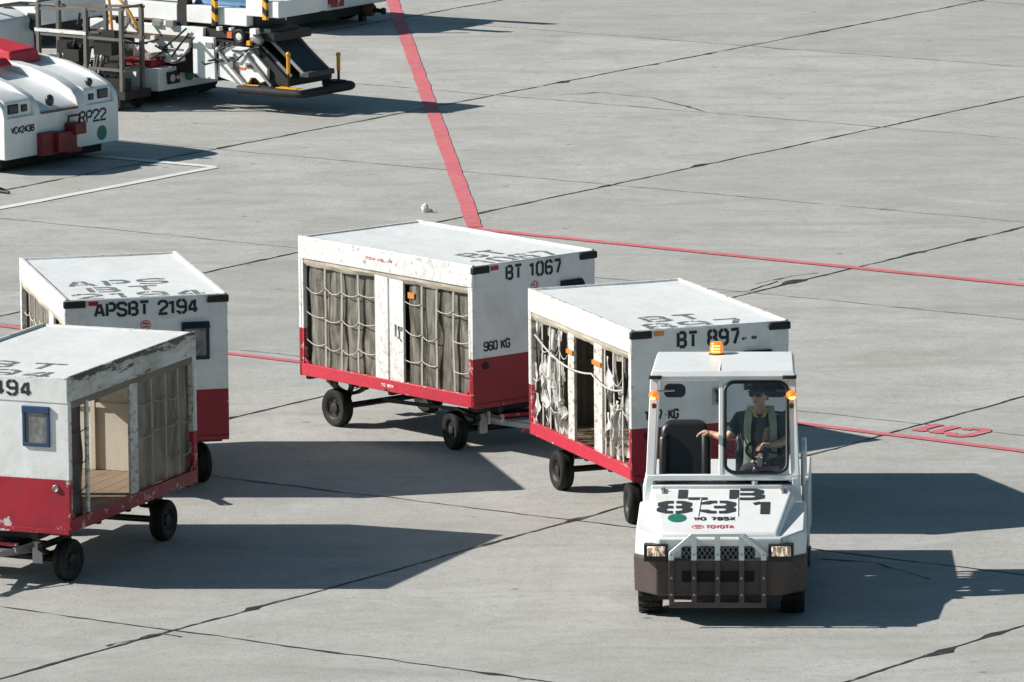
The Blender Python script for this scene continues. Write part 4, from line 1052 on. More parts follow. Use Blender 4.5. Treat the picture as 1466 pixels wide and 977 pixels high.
# ------------------------------------------------------------------ driver
def skin_mesh(chains, sub=2):
    """chains: list of [(x,y,z,r)...]; chains share identical points at joints"""
    vs, rs, es, idx = [], [], [], {}
    for ch in chains:
        prev = None
        for x, y, z, rx in ch:
            k = (round(x, 4), round(y, 4), round(z, 4))
            if k not in idx: idx[k] = len(vs); vs.append((x, y, z)); rs.append(rx if isinstance(rx, tuple) else (rx, rx))
            if prev is not None: es.append((prev, idx[k]))
            prev = idx[k]
    me = bpy.data.meshes.new('tmp'); me.from_pydata(vs, es, []); ob = bpy.data.objects.new('tmp', me); COL.objects.link(ob)
    sk = ob.modifiers.new('s', 'SKIN'); sk.use_smooth_shade = True
    for i, d in enumerate(me.skin_vertices[0].data): d.radius = rs[i]; d.use_root = (i == 0)
    sb = ob.modifiers.new('b', 'SUBSURF'); sb.levels = sub; sb.render_levels = sub
    dg = bpy.context.evaluated_depsgraph_get(); dg.update()
    ev = ob.evaluated_get(dg); m2 = ev.to_mesh()
    out = ([tuple(v.co) for v in m2.vertices], [tuple(p.vertices) for p in m2.polygons])
    ev.to_mesh_clear(); bpy.data.objects.remove(ob); bpy.data.meshes.remove(me)
    return out
pe = thing('person', 'driver in dark cap, sunglasses and pale green vest, one hand on the empty passenger seat', 'person', TP, TYAW)
hx = .325
pelvis = (hx + .02, 1.52, 1.10); chest = (hx + .01, 1.585, 1.50); neckb = (hx + .01, 1.575, 1.67); neck = (hx, 1.555, 1.735); headc = Vector((hx, 1.535, 1.855))
lsh, lel, lwr = (hx + .20, 1.56, 1.615), (hx + .245, 1.47, 1.40), (hx + .115, 1.295, 1.405)
rsh, rel, rwr = (hx - .185, 1.56, 1.615), (hx - .275, 1.50, 1.435), (-.085, 1.575, 1.455)
body = MB()
v_, f_ = skin_mesh([
    [(*pelvis, (.15, .12)), (hx + .012, 1.56, 1.30, (.14, .11)), (*chest, (.155, .115)), (*neckb, (.085, .075)), (*neck, .056), (headc.x, headc.y + .01, headc.z - .06, .055)],
    [(*chest, (.155, .115)), (lsh[0], lsh[1], lsh[2], .068), (*lel, .048), ((lel[0]+lwr[0])/2, (lel[1]+lwr[1])/2, (lel[2]+lwr[2])/2, .045), (*lwr, .031), (lwr[0] - .05, lwr[1] - .045, lwr[2] + .012, .034)],
    [(*chest, (.155, .115)), (rsh[0], rsh[1], rsh[2], .068), (*rel, .048), ((rel[0]+rwr[0])/2, (rel[1]+rwr[1])/2, (rel[2]+rwr[2])/2, .044), (*rwr, .031), (rwr[0] - .06, rwr[1] + .02, rwr[2] + .016, .035)],
    [(*pelvis, (.15, .12)), (hx + .12, 1.42, 1.09, .085), (hx + .15, 1.22, 1.07, .065), (hx + .14, 1.19, .82, .052), (hx + .14, 1.20, .62, .042), (hx + .15, 1.11, .545, .04)],
    [(*pelvis, (.15, .12)), (hx - .10, 1.42, 1.09, .085), (hx - .13, 1.22, 1.07, .065), (hx - .12, 1.19, .82, .052), (hx - .12, 1.20, .62, .042), (hx - .12, 1.11, .545, .04)]])
body.add(v_, f_)
# head: cranium, jaw, nose, brow, ears
yawh = Matrix.Rotation(R(-22), 3, 'Z')
n = 28; vs = []; fs = []
for i in range(n + 1):
    p = math.pi*i/n
    for j in range(n):
        t = 2*math.pi*j/n
        d = Vector((math.sin(p)*math.cos(t), math.sin(p)*math.sin(t), math.cos(p)))
        x, y_, z = d.x*.076, d.y*.096, d.z*.122
        if d.z < 0: x *= 1 - .28*(-d.z)**1.3; y_ = y_*(1 - .10*(-d.z)) - .012*(-d.z)
        if d.y < 0:
            y_ -= .030*math.exp(-((x/.014)**2)) * math.exp(-(((z + .018)/.020)**2)) + .010*math.exp(-((x/.011)**2))*math.exp(-(((z - .008)/.022)**2))
            for ex in (-.031, .031): y_ += .010*math.exp(-(((x-ex)/.015)**2) - ((z - .008)/.011)**2)
            y_ -= .006*math.exp(-((x/.022)**2) - ((z + .056)/.006)**2) + .006*math.exp(-((x/.022)**2) - ((z + .069)/.007)**2) + .008*math.exp(-((x/.02)**2) - ((z + .098)/.016)**2)
            y_ += .004*math.exp(-((x/.026)**2) - ((z + .0625)/.003)**2)
        vs.append(headc + yawh @ Vector((x, y_, z)))
fs = [(i*n+j, (i+1)*n+j, (i+1)*n+(j+1) % n, i*n+(j+1) % n) for i in range(n) for j in range(n)]
body.add(vs, fs)
for sg in (-1, 1): body.ellipsoid(headc + yawh @ Vector((sg*.076, .006, -.004)), (.012, .022, .032), 0, 10, yawh)
def hand(wr, fwd, side_, dn, curl):
    wr, fwd, side_, dn = Vector(wr), Vector(fwd).normalized(), Vector(side_).normalized(), Vector(dn).normalized()
    body.ellipsoid(wr + fwd*.045, (.046, .040, .022), 0, 12, Matrix((fwd, side_, -dn)).transposed())
    for k, (off, ln) in enumerate(((-.031, .068), (-.011, .078), (.010, .074), (.030, .058))):
        p0 = wr + fwd*.072 + side_*off; pts = [p0 - fwd*.02, p0]; d = fwd.copy()
        for seg in (.45, .32, .25):
            d = (d + dn*curl).normalized(); pts.append(pts[-1] + d*ln*seg)
        body.tube(pts, [.0105, .0105, .0098, .009, .0072], 8)
    t0 = wr + fwd*.02 - side_*.034
    body.tube([t0, t0 + (fwd*.5 - side_*.7 + dn*.3).normalized()*.03, t0 + (fwd*.5 - side_*.7 + dn*.3).normalized()*.03 + (fwd + dn*.5).normalized()*.032], [.014, .012, .008], 8)
hand((rwr[0] - .03, rwr[1] + .008, rwr[2] + .012), (-1, .22, .18), (.22, 1, 0), (-.25, .1, -1), .75)
hand((lwr[0] - .03, lwr[1] - .025, lwr[2] + .012), (-.72, -.66, .1), (.66, -.72, 0), (-.1, .1, -1), .85)
body.build('body', 'skin', pe)
def cloth(name, chains, mat, sub=2):
    q = MB(); v_, f_ = skin_mesh(chains, sub); q.add(v_, f_); return q.build(name, mat, pe)
mid = lambda a, b, t: tuple(a[i] + (b[i]-a[i])*t for i in range(3))
cloth('polo_shirt', [
    [(*pelvis, (.163, .132)), (hx + .012, 1.56, 1.30, (.155, .125)), (*chest, (.172, .128)), (*neckb, (.098, .088))],
    [(*chest, (.172, .128)), (*lsh, .082), (*mid(lsh, lel, .5), .070), (*mid(lsh, lel, .88), .066)],
    [(*chest, (.172, .128)), (*rsh, .082), (*mid(rsh, rel, .5), .070), (*mid(rsh, rel, .80), .066)]], 'navy')
cloth('trousers', [
    [(pelvis[0], pelvis[1], pelvis[2], (.168, .135)), (hx + .12, 1.42, 1.10, .10), (hx + .15, 1.21, 1.08, .08), (hx + .14, 1.18, .82, .068), (hx + .14, 1.19, .60, .062)],
    [(pelvis[0], pelvis[1], pelvis[2], (.168, .135)), (hx - .10, 1.42, 1.10, .10), (hx - .13, 1.21, 1.08, .08), (hx - .12, 1.18, .82, .068), (hx - .12, 1.19, .60, .062)]], 'trousers')
# vest: two front panels that follow the chest, joined over the shoulders to a back panel
for sg in (-1, 1):
    q = MB(); rows = []
    for (z, xo, xi, dy) in ((1.73, .105, .070, .02), (1.715, .125, .075, -.045), (1.66, .145, .072, -.108), (1.56, .150, .085, -.142), (1.45, .150, .085, -.150), (1.34, .150, .08, -.140), (1.22, .155, .075, -.138), (1.13, .16, .07, -.142)):
        rows.append([Vector((hx + .01 + sg*(xi + (xo-xi)*t), 1.575 + dy + .018*t*t, z)) for t in (0, .33, .66, 1)])
    vs = [p for r_ in rows for p in r_]; nb = len(vs); vs += [p + Vector((0, .014, 0)) for p in vs[:nb]]
    fs = [(i*4+j, i*4+j+1, (i+1)*4+j+1, (i+1)*4+j) for i in range(len(rows)-1) for j in range(3)]
    fs += [tuple(nb + k for k in f[::-1]) for f in fs[:]]
    q.add(vs, fs); q.build('vest', 'vest', pe)
q = MB(); q.loft([Vector((hx - .16, 1.705, 1.15)), Vector((hx + .18, 1.705, 1.15)), Vector((hx + .13, 1.66, 1.72)), Vector((hx - .11, 1.66, 1.72))], [Vector((hx - .16, 1.72, 1.15)), Vector((hx + .18, 1.72, 1.15)), Vector((hx + .13, 1.675, 1.72)), Vector((hx - .11, 1.675, 1.72))]); q.build('vest', 'vest', pe)
q = MB()
for sg in (-1, 1):
    p_ = [Vector((hx + .005 + sg*a_, y_, z_)) for a_, y_, z_ in ((.014, 1.462, 1.64), (.048, 1.466, 1.652), (.078, 1.51, 1.725), (.054, 1.497, 1.712))]
    q.loft(p_, [v_ + Vector((sg*.002, -.011, .002)) for v_ in p_])
q.build('collar', 'collar', pe)
# cap and sunglasses
q = MB(); cap_c = headc + Vector((0, 0, .045)); vs = []; n = 24
for i in range(9):
    p = (math.pi/2)*i/8
    for j in range(n):
        t = 2*math.pi*j/n
        vs.append(cap_c + yawh @ Vector((.085*math.cos(t)*math.sin(p)**.7 if i else 0, .104*math.sin(t)*math.sin(p)**.7 if i else 0, .088*math.cos(p) + (.0 if i < 8 else -.012))))
q.add(vs, [(i*n+j, (i+1)*n+j, (i+1)*n+(j+1) % n, i*n+(j+1) % n) for i in range(8) for j in range(n)])
br = [(.072*math.cos(R(180 + 180*i/12)), -.055 + (.125)*math.sin(R(180 + 180*i/12))) for i in range(13)]
q.loft([cap_c + yawh @ Vector((x, y_, -.004 - .10*(x/.08)**2*.12)) for x, y_ in br], [cap_c + yawh @ Vector((x, y_, .006 - .10*(x/.08)**2*.12)) for x, y_ in br])
q.build('cap', 'cap', pe)
q = MB()
for sg in (-1, 1):
    q.ellipsoid(headc + yawh @ Vector((sg*.033, -.100, .008)), (.031, .012, .021), 0, 12, yawh)
    q.bar(headc + yawh @ Vector((sg*.062, -.088, .014)), headc + yawh @ Vector((sg*.080, .0, .016)), .005, .008)
q.bar(headc + yawh @ Vector((-.02, -.108, .014)), headc + yawh @ Vector((.02, -.108, .014)), .006, .006); q.build('sunglasses', 'dark', pe)
q = MB(); q.ellipsoid(headc + yawh @ Vector((0, -.098, -.0625)), (.024, .008, .006), 0, 10, yawh); q.build('mouth', 'lips', pe)
q = MB()
vs = []
for i in range(7):
    for j in range(15):
        t = R(20 + 140*j/14); z = .05 - .115*i/6
        vs.append(headc + yawh @ Vector((.080*math.cos(t), .100*math.sin(t), z)))
q.add(vs, [(i*15+j, i*15+j+1, (i+1)*15+j+1, (i+1)*15+j) for i in range(6) for j in range(14)]); q.build('hair', 'cap', pe)

# the drawing above is laid out short; stretch it to its real length (long bonnet, raked windscreen, long tail)
RAKED = ('cab_frame', 'cab_roof', 'roof_corner_pad', 'windscreen', 'side_lamp', 'mirror', 'beacon', 'lamp_bracket', 'lit_bulb')
def shift(nm, y, z):
    d = .38*min(1, max(0, (y - .085)/.87))
    raked = any(nm.startswith(k) for k in RAKED)
    if y > .9 and z > 1.15: d += (z - 1.15)*(.32 if raked else .06)
    if y > 1.9 and not raked and nm.split('.')[0] in ('rear_body', 'tow_hitch', 'chassis', 'wheel', 'rim'): d += .22*min(1, (y - 1.9)/.4)
    return d
def stretch(o):
    if o.type == 'MESH':
        nm = o.name
        if nm.startswith('wheel') or nm.startswith('rim'):
            yc = sum(v.co.y for v in o.data.vertices)/len(o.data.vertices); d = shift(nm, yc, .3)
            for v in o.data.vertices: v.co.y += d
        else:
            for v in o.data.vertices:
                d = shift(nm, v.co.y, v.co.z); v.co.y += d; v.co.z -= d*.17 + (.045*min(1, max(0, v.co.z - 1.15)/.9) if v.co.y > .9 else 0)
    for c in o.children: stretch(c)
for o in [tr, pe] + [o for o in COL.objects if o.name in ('folder', 'paper_cup')]: stretch(o)

# ------------------------------------------------------------------ parked ground equipment, upper left
HEAD = math.atan2(-.6, .8)
def bg(name, label, cat, px): return thing(name, label, cat, gp(*px), HEAD)
# pushback tug
tg = bg('pushback_tug', 'low white pushback tug marked RP22 with red coupling and red seat at the left edge', 'tug', (8, 252))
def lane(q, y0, y1, kind):
    top = {'ridge': [(-.002, .74), (-.03, .83), (-.12, .93), (-.40, 1.06), (-.80, 1.17), (-1.3, 1.235), (-1.9, 1.26), (-3.6, 1.26)],
           'block': [(-.045, .715), (-.055, .90), (-.10, .935), (-.45, 1.02), (-.8, 1.10), (-1.3, 1.17), (-1.9, 1.20), (-3.6, 1.20)],
           'middle': [(-.02, .73), (-.06, .76), (-.30, .87), (-.8, 1.04), (-1.3, 1.14), (-1.9, 1.18), (-3.6, 1.18)]}[kind]
    q.prism([(top[0][0], .30)] + top + [(-3.6, .30)], (0, y0, 0), (1, 0, 0), (0, 0, 1), (0, 1, 0), y1 - y0)
q = MB(); q.box((-3.6, 0, .19), (.0, 2.24, .715)); 
for y0, y1, k_ in ((.003, .07, 'ridge'), (.07, .58, 'block'), (.58, .70, 'ridge'), (.70, 1.44, 'middle'), (1.44, 1.62, 'ridge'), (1.62, 2.15, 'block'), (2.15, 2.237, 'ridge')): lane(q, y0, y1, k_)
q.build('hull', 't_white', tg, bev=.012)
q = MB(); q.box((-3.4, .12, .06), (-.18, 2.1, .169)); q.build('underbody', 'dark', tg)
for y in (.22, 2.02):
    for x in (-.75, -2.7):
        q = MB(); q.lathe([(.05, -.13), (.2, -.14), (.31, -.12), (.32, 0), (.31, .12), (.2, .14), (.05, .13)], (x, y, .32), (0, 1, 0), 24); q.build('wheel', 'rubber', tg)
for y0, y1, z0, z1 in ((.12, .32, .755, .875), (.38, .49, .765, .855), (1.70, 1.80, .765, .845), (1.88, 2.08, .765, .885)):
    q = MB(); q.box((-.09, y0, z0), (-.035, y1, z1)); lm = q.build('headlight', 'black', tg, bev=.006)
    q = MB(); q.box((-.0349, y0 + .02, z0 + .02), (-.031, y1 - .02, z1 - .02)); q.build('lens', 'mirror', lm)
for y, z, r in ((1.0, .78, .07), (1.78, .93, .05)):
    q = MB(); q.ellipsoid((-.10, y, z + .06), (.05, r, r*1.1)); q.build('round_lamp', 'mirror', tg)
q = MB(); q.box((-.02, .72, .70), (.012, 1.43, .728)); q.build('edge_trim', 'rust', tg)
q = MB(); q.box((.0, .62, .18), (.10, .92, .47)); q.box((.0, .86, .20), (.16, 1.22, .45)); q.box((.02, 1.15, .40), (.20, 1.36, .54)); q.box((.0, 1.05, .17), (.14, 1.34, .22))
q.tube([(.06, 1.16, .52), (.08, 1.16, .63), (.08, 1.38, .63), (.06, 1.38, .52)], .018, 6); q.build('tow_coupling', 'coupling_red', tg, bev=.008)
frt = (Vector((.0, 0, 0)), Vector((0, 1, 0)), up, Vector((1, 0, 0)))
q = MB(); lettering(q, 'RP22', frt, 1.45, .485, .54, .165, .026, 0, .004, .3); lettering(q, 'VC4243B', frt, .12, .505, .45, .095, .019, 0, .004, .3); q.build('hull_lettering', 'letter', tg, smooth=False, fix=False)
q = MB(); disc(q, frt, 1.90, .33, .095, .004, 0, 24); q.build('green_sticker', 'green', tg, smooth=False, fix=False)
q = MB(); q.loft([Vector(p) for p in ((-1.15, 1.50, 1.16), (-1.15, 2.10, 1.16), (-1.8, 2.10, 1.20), (-1.8, 1.50, 1.20))], [Vector(p) for p in ((-1.2, 1.53, 1.33), (-1.2, 2.07, 1.33), (-1.8, 2.07, 1.42), (-1.8, 1.53, 1.42))])
q.loft([Vector(p) for p in ((-1.0, .70, 1.18), (-1.0, 1.38, 1.18), (-1.8, 1.38, 1.20), (-1.8, .70, 1.20))], [Vector(p) for p in ((-1.1, .73, 1.28), (-1.1, 1.35, 1.28), (-1.8, 1.35, 1.36), (-1.8, .73, 1.36))])
q.build('seat', 'seat_red', tg, bev=.03)

# galvanised frame trolley
fr_ = bg('frame_trolley', 'grey galvanised open frame trolley with dark machinery behind the pushback tug', 'trolley', (176, 160))
W_ = .42
for x in (-1.45, -.62, 0):
    for y in (0, W_): q = MB(); q.box((x - .028, y - .028, .25), (x + .028, y + .028, 1.36)); q.build('post', 'galv_dark', fr_, bev=.005)
q = MB()
for y in (0, W_):
    for z in (.55, .96, 1.375): q.bar((-1.5, y, z - (.08 if z > 1.3 else 0)), (.05, y, z), .035, .035)
for x in (-1.45, 0):
    for z in (.55, 1.375): q.bar((x, -.02, z + .018), (x, W_ + .02, z + .018), .03, .03)
q.build('rail', 'galv_dark', fr_)
q = MB(); q.box((-1.6, -.05, .16), (.08, W_ + .08, .27)); q.build('base', 'chassis', fr_)
for x in (-1.35, -.1):
    for y in (0, W_): q = MB(); q.lathe([(.03, -.05), (.10, -.05), (.12, 0), (.10, .05), (.03, .05)], (x, y, .12), (0, 1, 0), 16); q.build('wheel', 'rubber', fr_)
q = MB(); random.seed(5)
for i in range(26):
    x, y, z = random.uniform(-1.4, -.15), random.uniform(.06, .34), random.uniform(.30, 1.02); s = random.uniform(.05, .16)
    q.box((x - s, y - s*.5, z - s*.6), (x + s, y + s*.5, z + s*.6), random.choice((0, 0, 0, 1)))
for i in range(7):
    x = random.uniform(-1.3, -.2); q.tube([(x, .1, .3), (x + random.uniform(-.2, .2), .2, .8), (x + random.uniform(-.3, .3), .25, random.uniform(.9, 1.25))], .02, 6, random.choice((0, 2)))
q.build('machinery', ['chassis', 'axle', 'galv_dark'], fr_)
q = MB(); q.box((-1.5, -.03, .99), (-.6, .01, 1.035)); q.build('white_crossbar', 'white', fr_)

# belt loader
ld = bg('belt_loader', 'white belt loader with yellow rails, tilted dark conveyor and black U-shaped bumper', 'belt loader', (430, 168))
q = MB(); q.tube([(-1.05, 0, .30), (-.06, 0, .30), (-.01, .02, .30), (.0, .07, .30), (.0, 1.05, .30), (-.02, 1.13, .30), (-.08, 1.16, .30), (-.5, 1.16, .30)], .058, 10); q.build('bumper', 'bumper_rubber', ld)
q = MB(); q.box((-1.0, .05, .34), (-.45, 1.1, .365)); q.box((-.40, -.02, .362), (-.06, .12, .372), 1); q.box((-.95, .0, .362), (-.72, .06, .37), 1); q.box((-.30, .95, .362), (-.1, 1.12, .372), 0); q.build('bumper_deck', ['chassis', 'yellow'], ld)
for (x, y, z0, z1) in ((-.27, .1, .37, .81), (-.13, 1.0, .37, .72)):
    q = MB(); q.tube([(x, y, z0), (x, y, z0 + (z1-z0)*.4)], .018, 8, 1); q.tube([(x, y, z0 + (z1-z0)*.4), (x, y, z1)], .026, 8, 0); q.ellipsoid((x, y, z1), (.035, .035, .035), 0, 10); q.build('marker_post', ['yellow', 'axle'], ld)
def slab4(q, p, th, mat=0):
    p = [Vector(v) for v in p]; n = (p[1]-p[0]).cross(p[3]-p[0]).normalized(); q.loft([v - n*th for v in p], p, mat)
q = MB(); slab4(q, [(-.16, .31, .54), (-.16, .79, .54), (-.70, .79, .95), (-.70, .31, .95)], .05); q.box((-.22, .27, .49), (-.06, .83, .56)); q.box((-1.6, .25, 1.0), (-.68, .85, 1.10)); q.build('conveyor_belt', 'belt', ld, bev=.008)
q = MB()
for y in (.28, .82): q.bar((-.16, y, .54), (-.72, y, .965), .022, .05)
q.bar((-.30, .2, .50), (-.78, .2, .86), .03, .05); q.build('conveyor_rail', 'steel', ld, bev=.005)
q = MB(); q.add([], []); q.prism([(-1.45, .44), (-1.42, .86), (-.92, .86), (-.72, .70), (-.60, .60), (-.60, .44), (-.72, .40), (-.80, .46), (-.88, .46), (-.94, .37), (-1.1, .36)], (0, .06, 0), (1, 0, 0), (0, 0, 1), (0, 1, 0), .05); q.build('side_plate', 't_white', ld, bev=.005)
q = MB(); q.box((-1.12, .052, .56), (-.97, .0595, .59)); q.build('orange_plate', 'orange_red', ld)
q = MB()
q.bar((-1.42, .03, .80), (-.98, .03, .40), .035, .035); q.bar((-.92, .02, .76), (-.50, .02, .38), .035, .035)
q.ellipsoid((-1.42, .03, .80), (.045, .03, .045)); q.ellipsoid((-.92, .02, .76), (.045, .03, .045)); q.build('lift_arm', 'galv', ld)
q = MB(); q.prism([(-1.5, .38), (-.30, .38), (-.30, .46), (-.82, .90), (-1.5, .93)], (0, .12, 0), (1, 0, 0), (0, 0, 1), (0, 1, 0), .95); q.box((-2.1, .15, .95), (-.55, .95, 1.06)); q.build('lift_frame', 'chassis', ld)
q = MB(); q.lathe([(.05, -.02), (.085, -.03), (.10, -.02), (.10, .02), (.085, .03), (.05, .02)], (-1.08, .08, 1.0), (0, 1, 0), 20, 0); q.lathe([(0, -.025), (.05, -.02), (.05, .02)], (-1.08, .08, 1.0), (0, 1, 0), 12, 1); q.build('pulley', ['bumper_rubber', 'hub_white'], ld)
q = MB(); q.lathe([(0, -.09), (.05, -.09), (.065, -.05), (.065, .05), (.05, .09), (0, .09)], (-.80, .1, .98), (.8, .1, -.4), 14, 0); q.box((-.90, .0, .90), (-.84, .05, .96), 1); q.build('motor', ['steel', 'yellow'], ld)
q = MB(); q.box((-1.28, .06, .97), (-1.20, .1, 1.05)); q.build('orange_reflector', 'orange_red', ld)
# boom beams
q = MB()
q.box((-2.02, .12, 1.13), (-.98, .26, 1.36)); q.box((-3.45, .14, 1.13), (-2.2, .26, 1.36)); q.box((-3.7, .10, .93), (-1.72, .24, 1.07)); q.box((-3.7, .9, 1.13), (-1.0, 1.0, 1.36)); q.build('boom_beam', 't_white', ld, bev=.01)
q = MB(); q.box((-3.7, .101, .91), (-1.72, .235, .929)); q.box((-3.45, .141, 1.11), (-2.2, .255, 1.129)); q.build('beam_edging', 'rust', ld)
q = MB(); q.box((-3.4, .262, 1.0), (-.95, .895, 1.28)); q.box((-2.19, .14, 1.0), (-2.03, .26, 1.5)); q.build('boom_core', 'chassis', ld)
q = MB(); q.box((-2.05, .3, 1.285), (-1.1, .85, 1.42)); q.build('cloth_bundle', 'blue_cloth', ld, bev=.05)
for x, y, z0, z1 in ((-1.5, .08, 1.12, 1.62), (-.63, .08, 1.25, 1.66)):
    q = MB(); q.box((x - .035, y - .03, z0), (x + .035, y + .03, z1)); q.build('striped_post', 'stripes', ld, bev=.004)
q = MB(); q.box((-.98, .1, 1.28), (-.42, 1.0, 1.5)); q.build('boom_head', 't_white', ld, bev=.01)
q = MB()
q.tube([(-3.35, .0, 1.75), (-3.25, .0, 1.25), (-3.22, .0, .85)], .02, 8)
q.tube([(-2.98, -.12, 1.40), (-2.80, -.12, 1.22), (-2.63, -.12, .93), (-2.60, -.12, .40)], .02, 8); q.build('hand_rail', 'yellow', ld)
q = MB(); q.prism([(-3.0, .58), (-2.97, .98), (-2.0, .98), (-2.02, .78), (-2.22, .56), (-2.3, .54)], (0, .16, 0), (1, 0, 0), (0, 0, 1), (0, 1, 0), .06); q.build('cabinet', 't_white', ld, bev=.006)
q = MB(); q.prism([(-1.84, .46), (-1.84, .90), (-1.78, .96), (-1.48, .96), (-1.46, .40), (-1.70, .40)], (0, .02, 0), (1, 0, 0), (0, 0, 1), (0, 1, 0), .06); q.build('side_plate', 't_white', ld, bev=.006)
q = MB(); q.box((-3.6, .225, .42), (-1.8, .95, .92)); q.build('undercarriage', 'chassis', ld)
q = MB(); random.seed(11)
for i in range(34):
    x = random.uniform(-3.5, -.75); z = random.choice((.62, .75, .86, 1.09, 1.10)); w_ = random.uniform(.015, .07); h_ = random.uniform(.015, .05); y = random.uniform(.03, .11)
    q.box((x - w_, y - .03, z - h_), (x + w_, y + .05, z + h_), random.choice((0, 0, 1, 2, 3)))
for i in range(12):
    x = random.uniform(-3.3, -.9); a_ = Vector((x, .05, random.uniform(.55, .9))); q.tube([a_, a_ + Vector((random.uniform(.1, .3), -.03, random.uniform(-.12, .05))), a_ + Vector((random.uniform(.3, .6), .0, random.uniform(-.1, .3)))], .014, 6, random.choice((1, 2, 1)))
q.build('hydraulics', ['t_white', 'bumper_rubber', 'galv', 'steel'], ld, bev=0)
# front of the chassis under the boom
cxf = -2.27
q = MB(); q.loft([Vector(p) for p in ((cxf, -.18, .20), (cxf, 1.45, .20), (-4.6, 1.45, .20), (-4.6, -.18, .20))], [Vector(p) for p in ((cxf - .03, -.16, .50), (cxf - .03, 1.43, .50), (-4.6, 1.43, .50), (-4.6, -.16, .50))]); q.build('chassis_body', 't_white', ld, bev=.015)
q = MB(); q.box((-3.0, -.12, .502), (-2.45, .5, .60)); q.build('engine_cover', 'red', ld, bev=.03)
frl = (Vector((cxf, -.18, 0)), Vector((0, 1, 0)), up, Vector((1, 0, 0)))
for y0 in (.0, 1.1):
    q = MB(); q.box((cxf - .03, y0, .28), (cxf + .02, y0 + .24, .44)); hb = q.build('headlight', 'black', ld)
    q = MB(); q.lathe([(0, 0), (.05, .0), (.05, .02), (0, .03)], (cxf + .012, y0 + .08, .36), (1, 0, 0), 14); q.lathe([(0, 0), (.03, .0), (.03, .02), (0, .03)], (cxf + .012, y0 + .19, .36), (1, 0, 0), 12); q.build('lens', 'hub_white', hb)
q = MB(); q.lathe([(0, .02), (.075, .02), (.075, .0)], (cxf, .46, .36), (1, 0, 0), 20); q.build('green_sticker', 'green', ld)
q = MB(); q.box((cxf - .02, .60, .31), (cxf + .012, .92, .40)); q.build('number_plate', 'black', ld)
for x in (-2.75, -4.1):
    for y in (-.02, 1.3): q = MB(); q.lathe([(.05, -.1), (.17, -.11), (.25, -.09), (.26, 0), (.25, .09), (.17, .11), (.05, .1)], (x, y, .26), (0, 1, 0), 20); q.build('wheel', 'rubber', ld)
q = MB(); q.box((-4.4, .0, .08), (-2.45, 1.25, .199)); q.build('underbody', 'dark', ld)

# second loader, cut by the top of the frame
l2 = bg('cargo_loader', 'white cargo loader standing behind the belt loader, cut off by the top of the picture', 'cargo loader', (437, 52))
q = MB(); q.box((-3.6, .02, .32), (-.0, .55, .95)); q.box((-3.6, .56, .30), (-.05, 2.0, 1.1)); q.build('body', 't_white', l2, bev=.02)
q = MB(); q.box((-.2, .552, .35), (.02, .90, .8)); q.build('front_panel', 'red_worn', l2, bev=.01)
q = MB(); q.box((-3.4, .12, .12), (-.35, 1.9, .315)); q.build('underbody', 'chassis', l2)
for x in (-.75, -2.9):
    for y in (.12, 1.85): q = MB(); q.lathe([(.05, -.1), (.2, -.11), (.31, -.09), (.32, 0), (.31, .09), (.2, .11), (.05, .1)], (x, y, .32), (0, 1, 0), 20); q.build('wheel', 'rubber', l2)
q = MB(); q.box((-3.2, .25, 1.1), (-.15, 1.7, 1.25)); q.bar((-3.2, .4, 1.25), (-.1, .4, 1.85), .12, .14); q.bar((-3.2, 1.5, 1.25), (-.1, 1.5, 1.85), .12, .14); q.box((-2.6, .4, 1.1), (-2.4, 1.5, 1.5)); q.build('boom', 't_white', l2, bev=.01)
q = MB(); q.box((-.62, -.03, .45), (-.55, .015, 1.9)); q.build('striped_post', 'stripes', l2)
# rusty cylinder tow head
tb = bg('tow_bar', 'rusty brown tow bar head on a short foot beside the thick red line', 'tow bar', (519, 30))
q = MB(); ax = Vector((1, .12, -.05)).normalized()
q.lathe([(0, -1.1), (.085, -1.1), (.085, .05), (.10, .06), (.10, .16), (.07, .20), (0, .20)], (0, 0, .18), ax, 20); q.build('cylinder', 'rust', tb)
q = MB(); q.lathe([(.035, .2), (.03, .32), (.05, .34), (.05, .38), (0, .40)], (0, 0, .18), ax, 12); q.build('pin', 'axle', tb)
q = MB(); q.box((-.04, -.05, .0), (.04, .05, .10)); q.build('foot', 'axle', tb)
# boxy vehicle behind the tug
bv = bg('utility_truck', 'white boxy utility truck with blue-grey shaded end, behind the red tug seat', 'truck', (-22, 150))
q = MB(); q.prism([(0, .3), (-.02, .85), (-.10, 1.08), (-.3, 1.16), (-2.6, 1.18), (-2.6, .3)], (0, 0, 0), (1, 0, 0), (0, 0, 1), (0, 1, 0), 1.10); q.build('body', 't_white', bv, bev=.03)
q = MB(); q.box((-.16, 1.101, .35), (.03, 1.15, 1.12)); q.box((-.05, .2, .3), (.02, 1.0, .36)); q.ellipsoid((.03, .98, .98), (.04, .05, .08)); q.build('edge_trim', 'black', bv, bev=.01)
q = MB(); q.box((-2.5, .1, .1), (-.1, 1.0, .3)); q.build('underbody', 'chassis', bv)
for x in (-.4, -2.1):
    for y in (.05, 1.0): q = MB(); q.lathe([(.05, -.08), (.15, -.09), (.22, -.07), (.23, 0), (.22, .07), (.15, .09), (.05, .08)], (x, y, .23), (0, 1, 0), 18); q.build('wheel', 'rubber', bv)
q = MB(); q.tube([(-.3, .9, 1.24), (.2, 1.1, 1.26), (.9, 1.3, 1.20)], .022, 8); q.tube([(-.5, .5, 1.22), (-.1, .9, 1.28), (.0, 1.2, 1.24)], .025, 8); q.build('pipe', 'galv', bv)
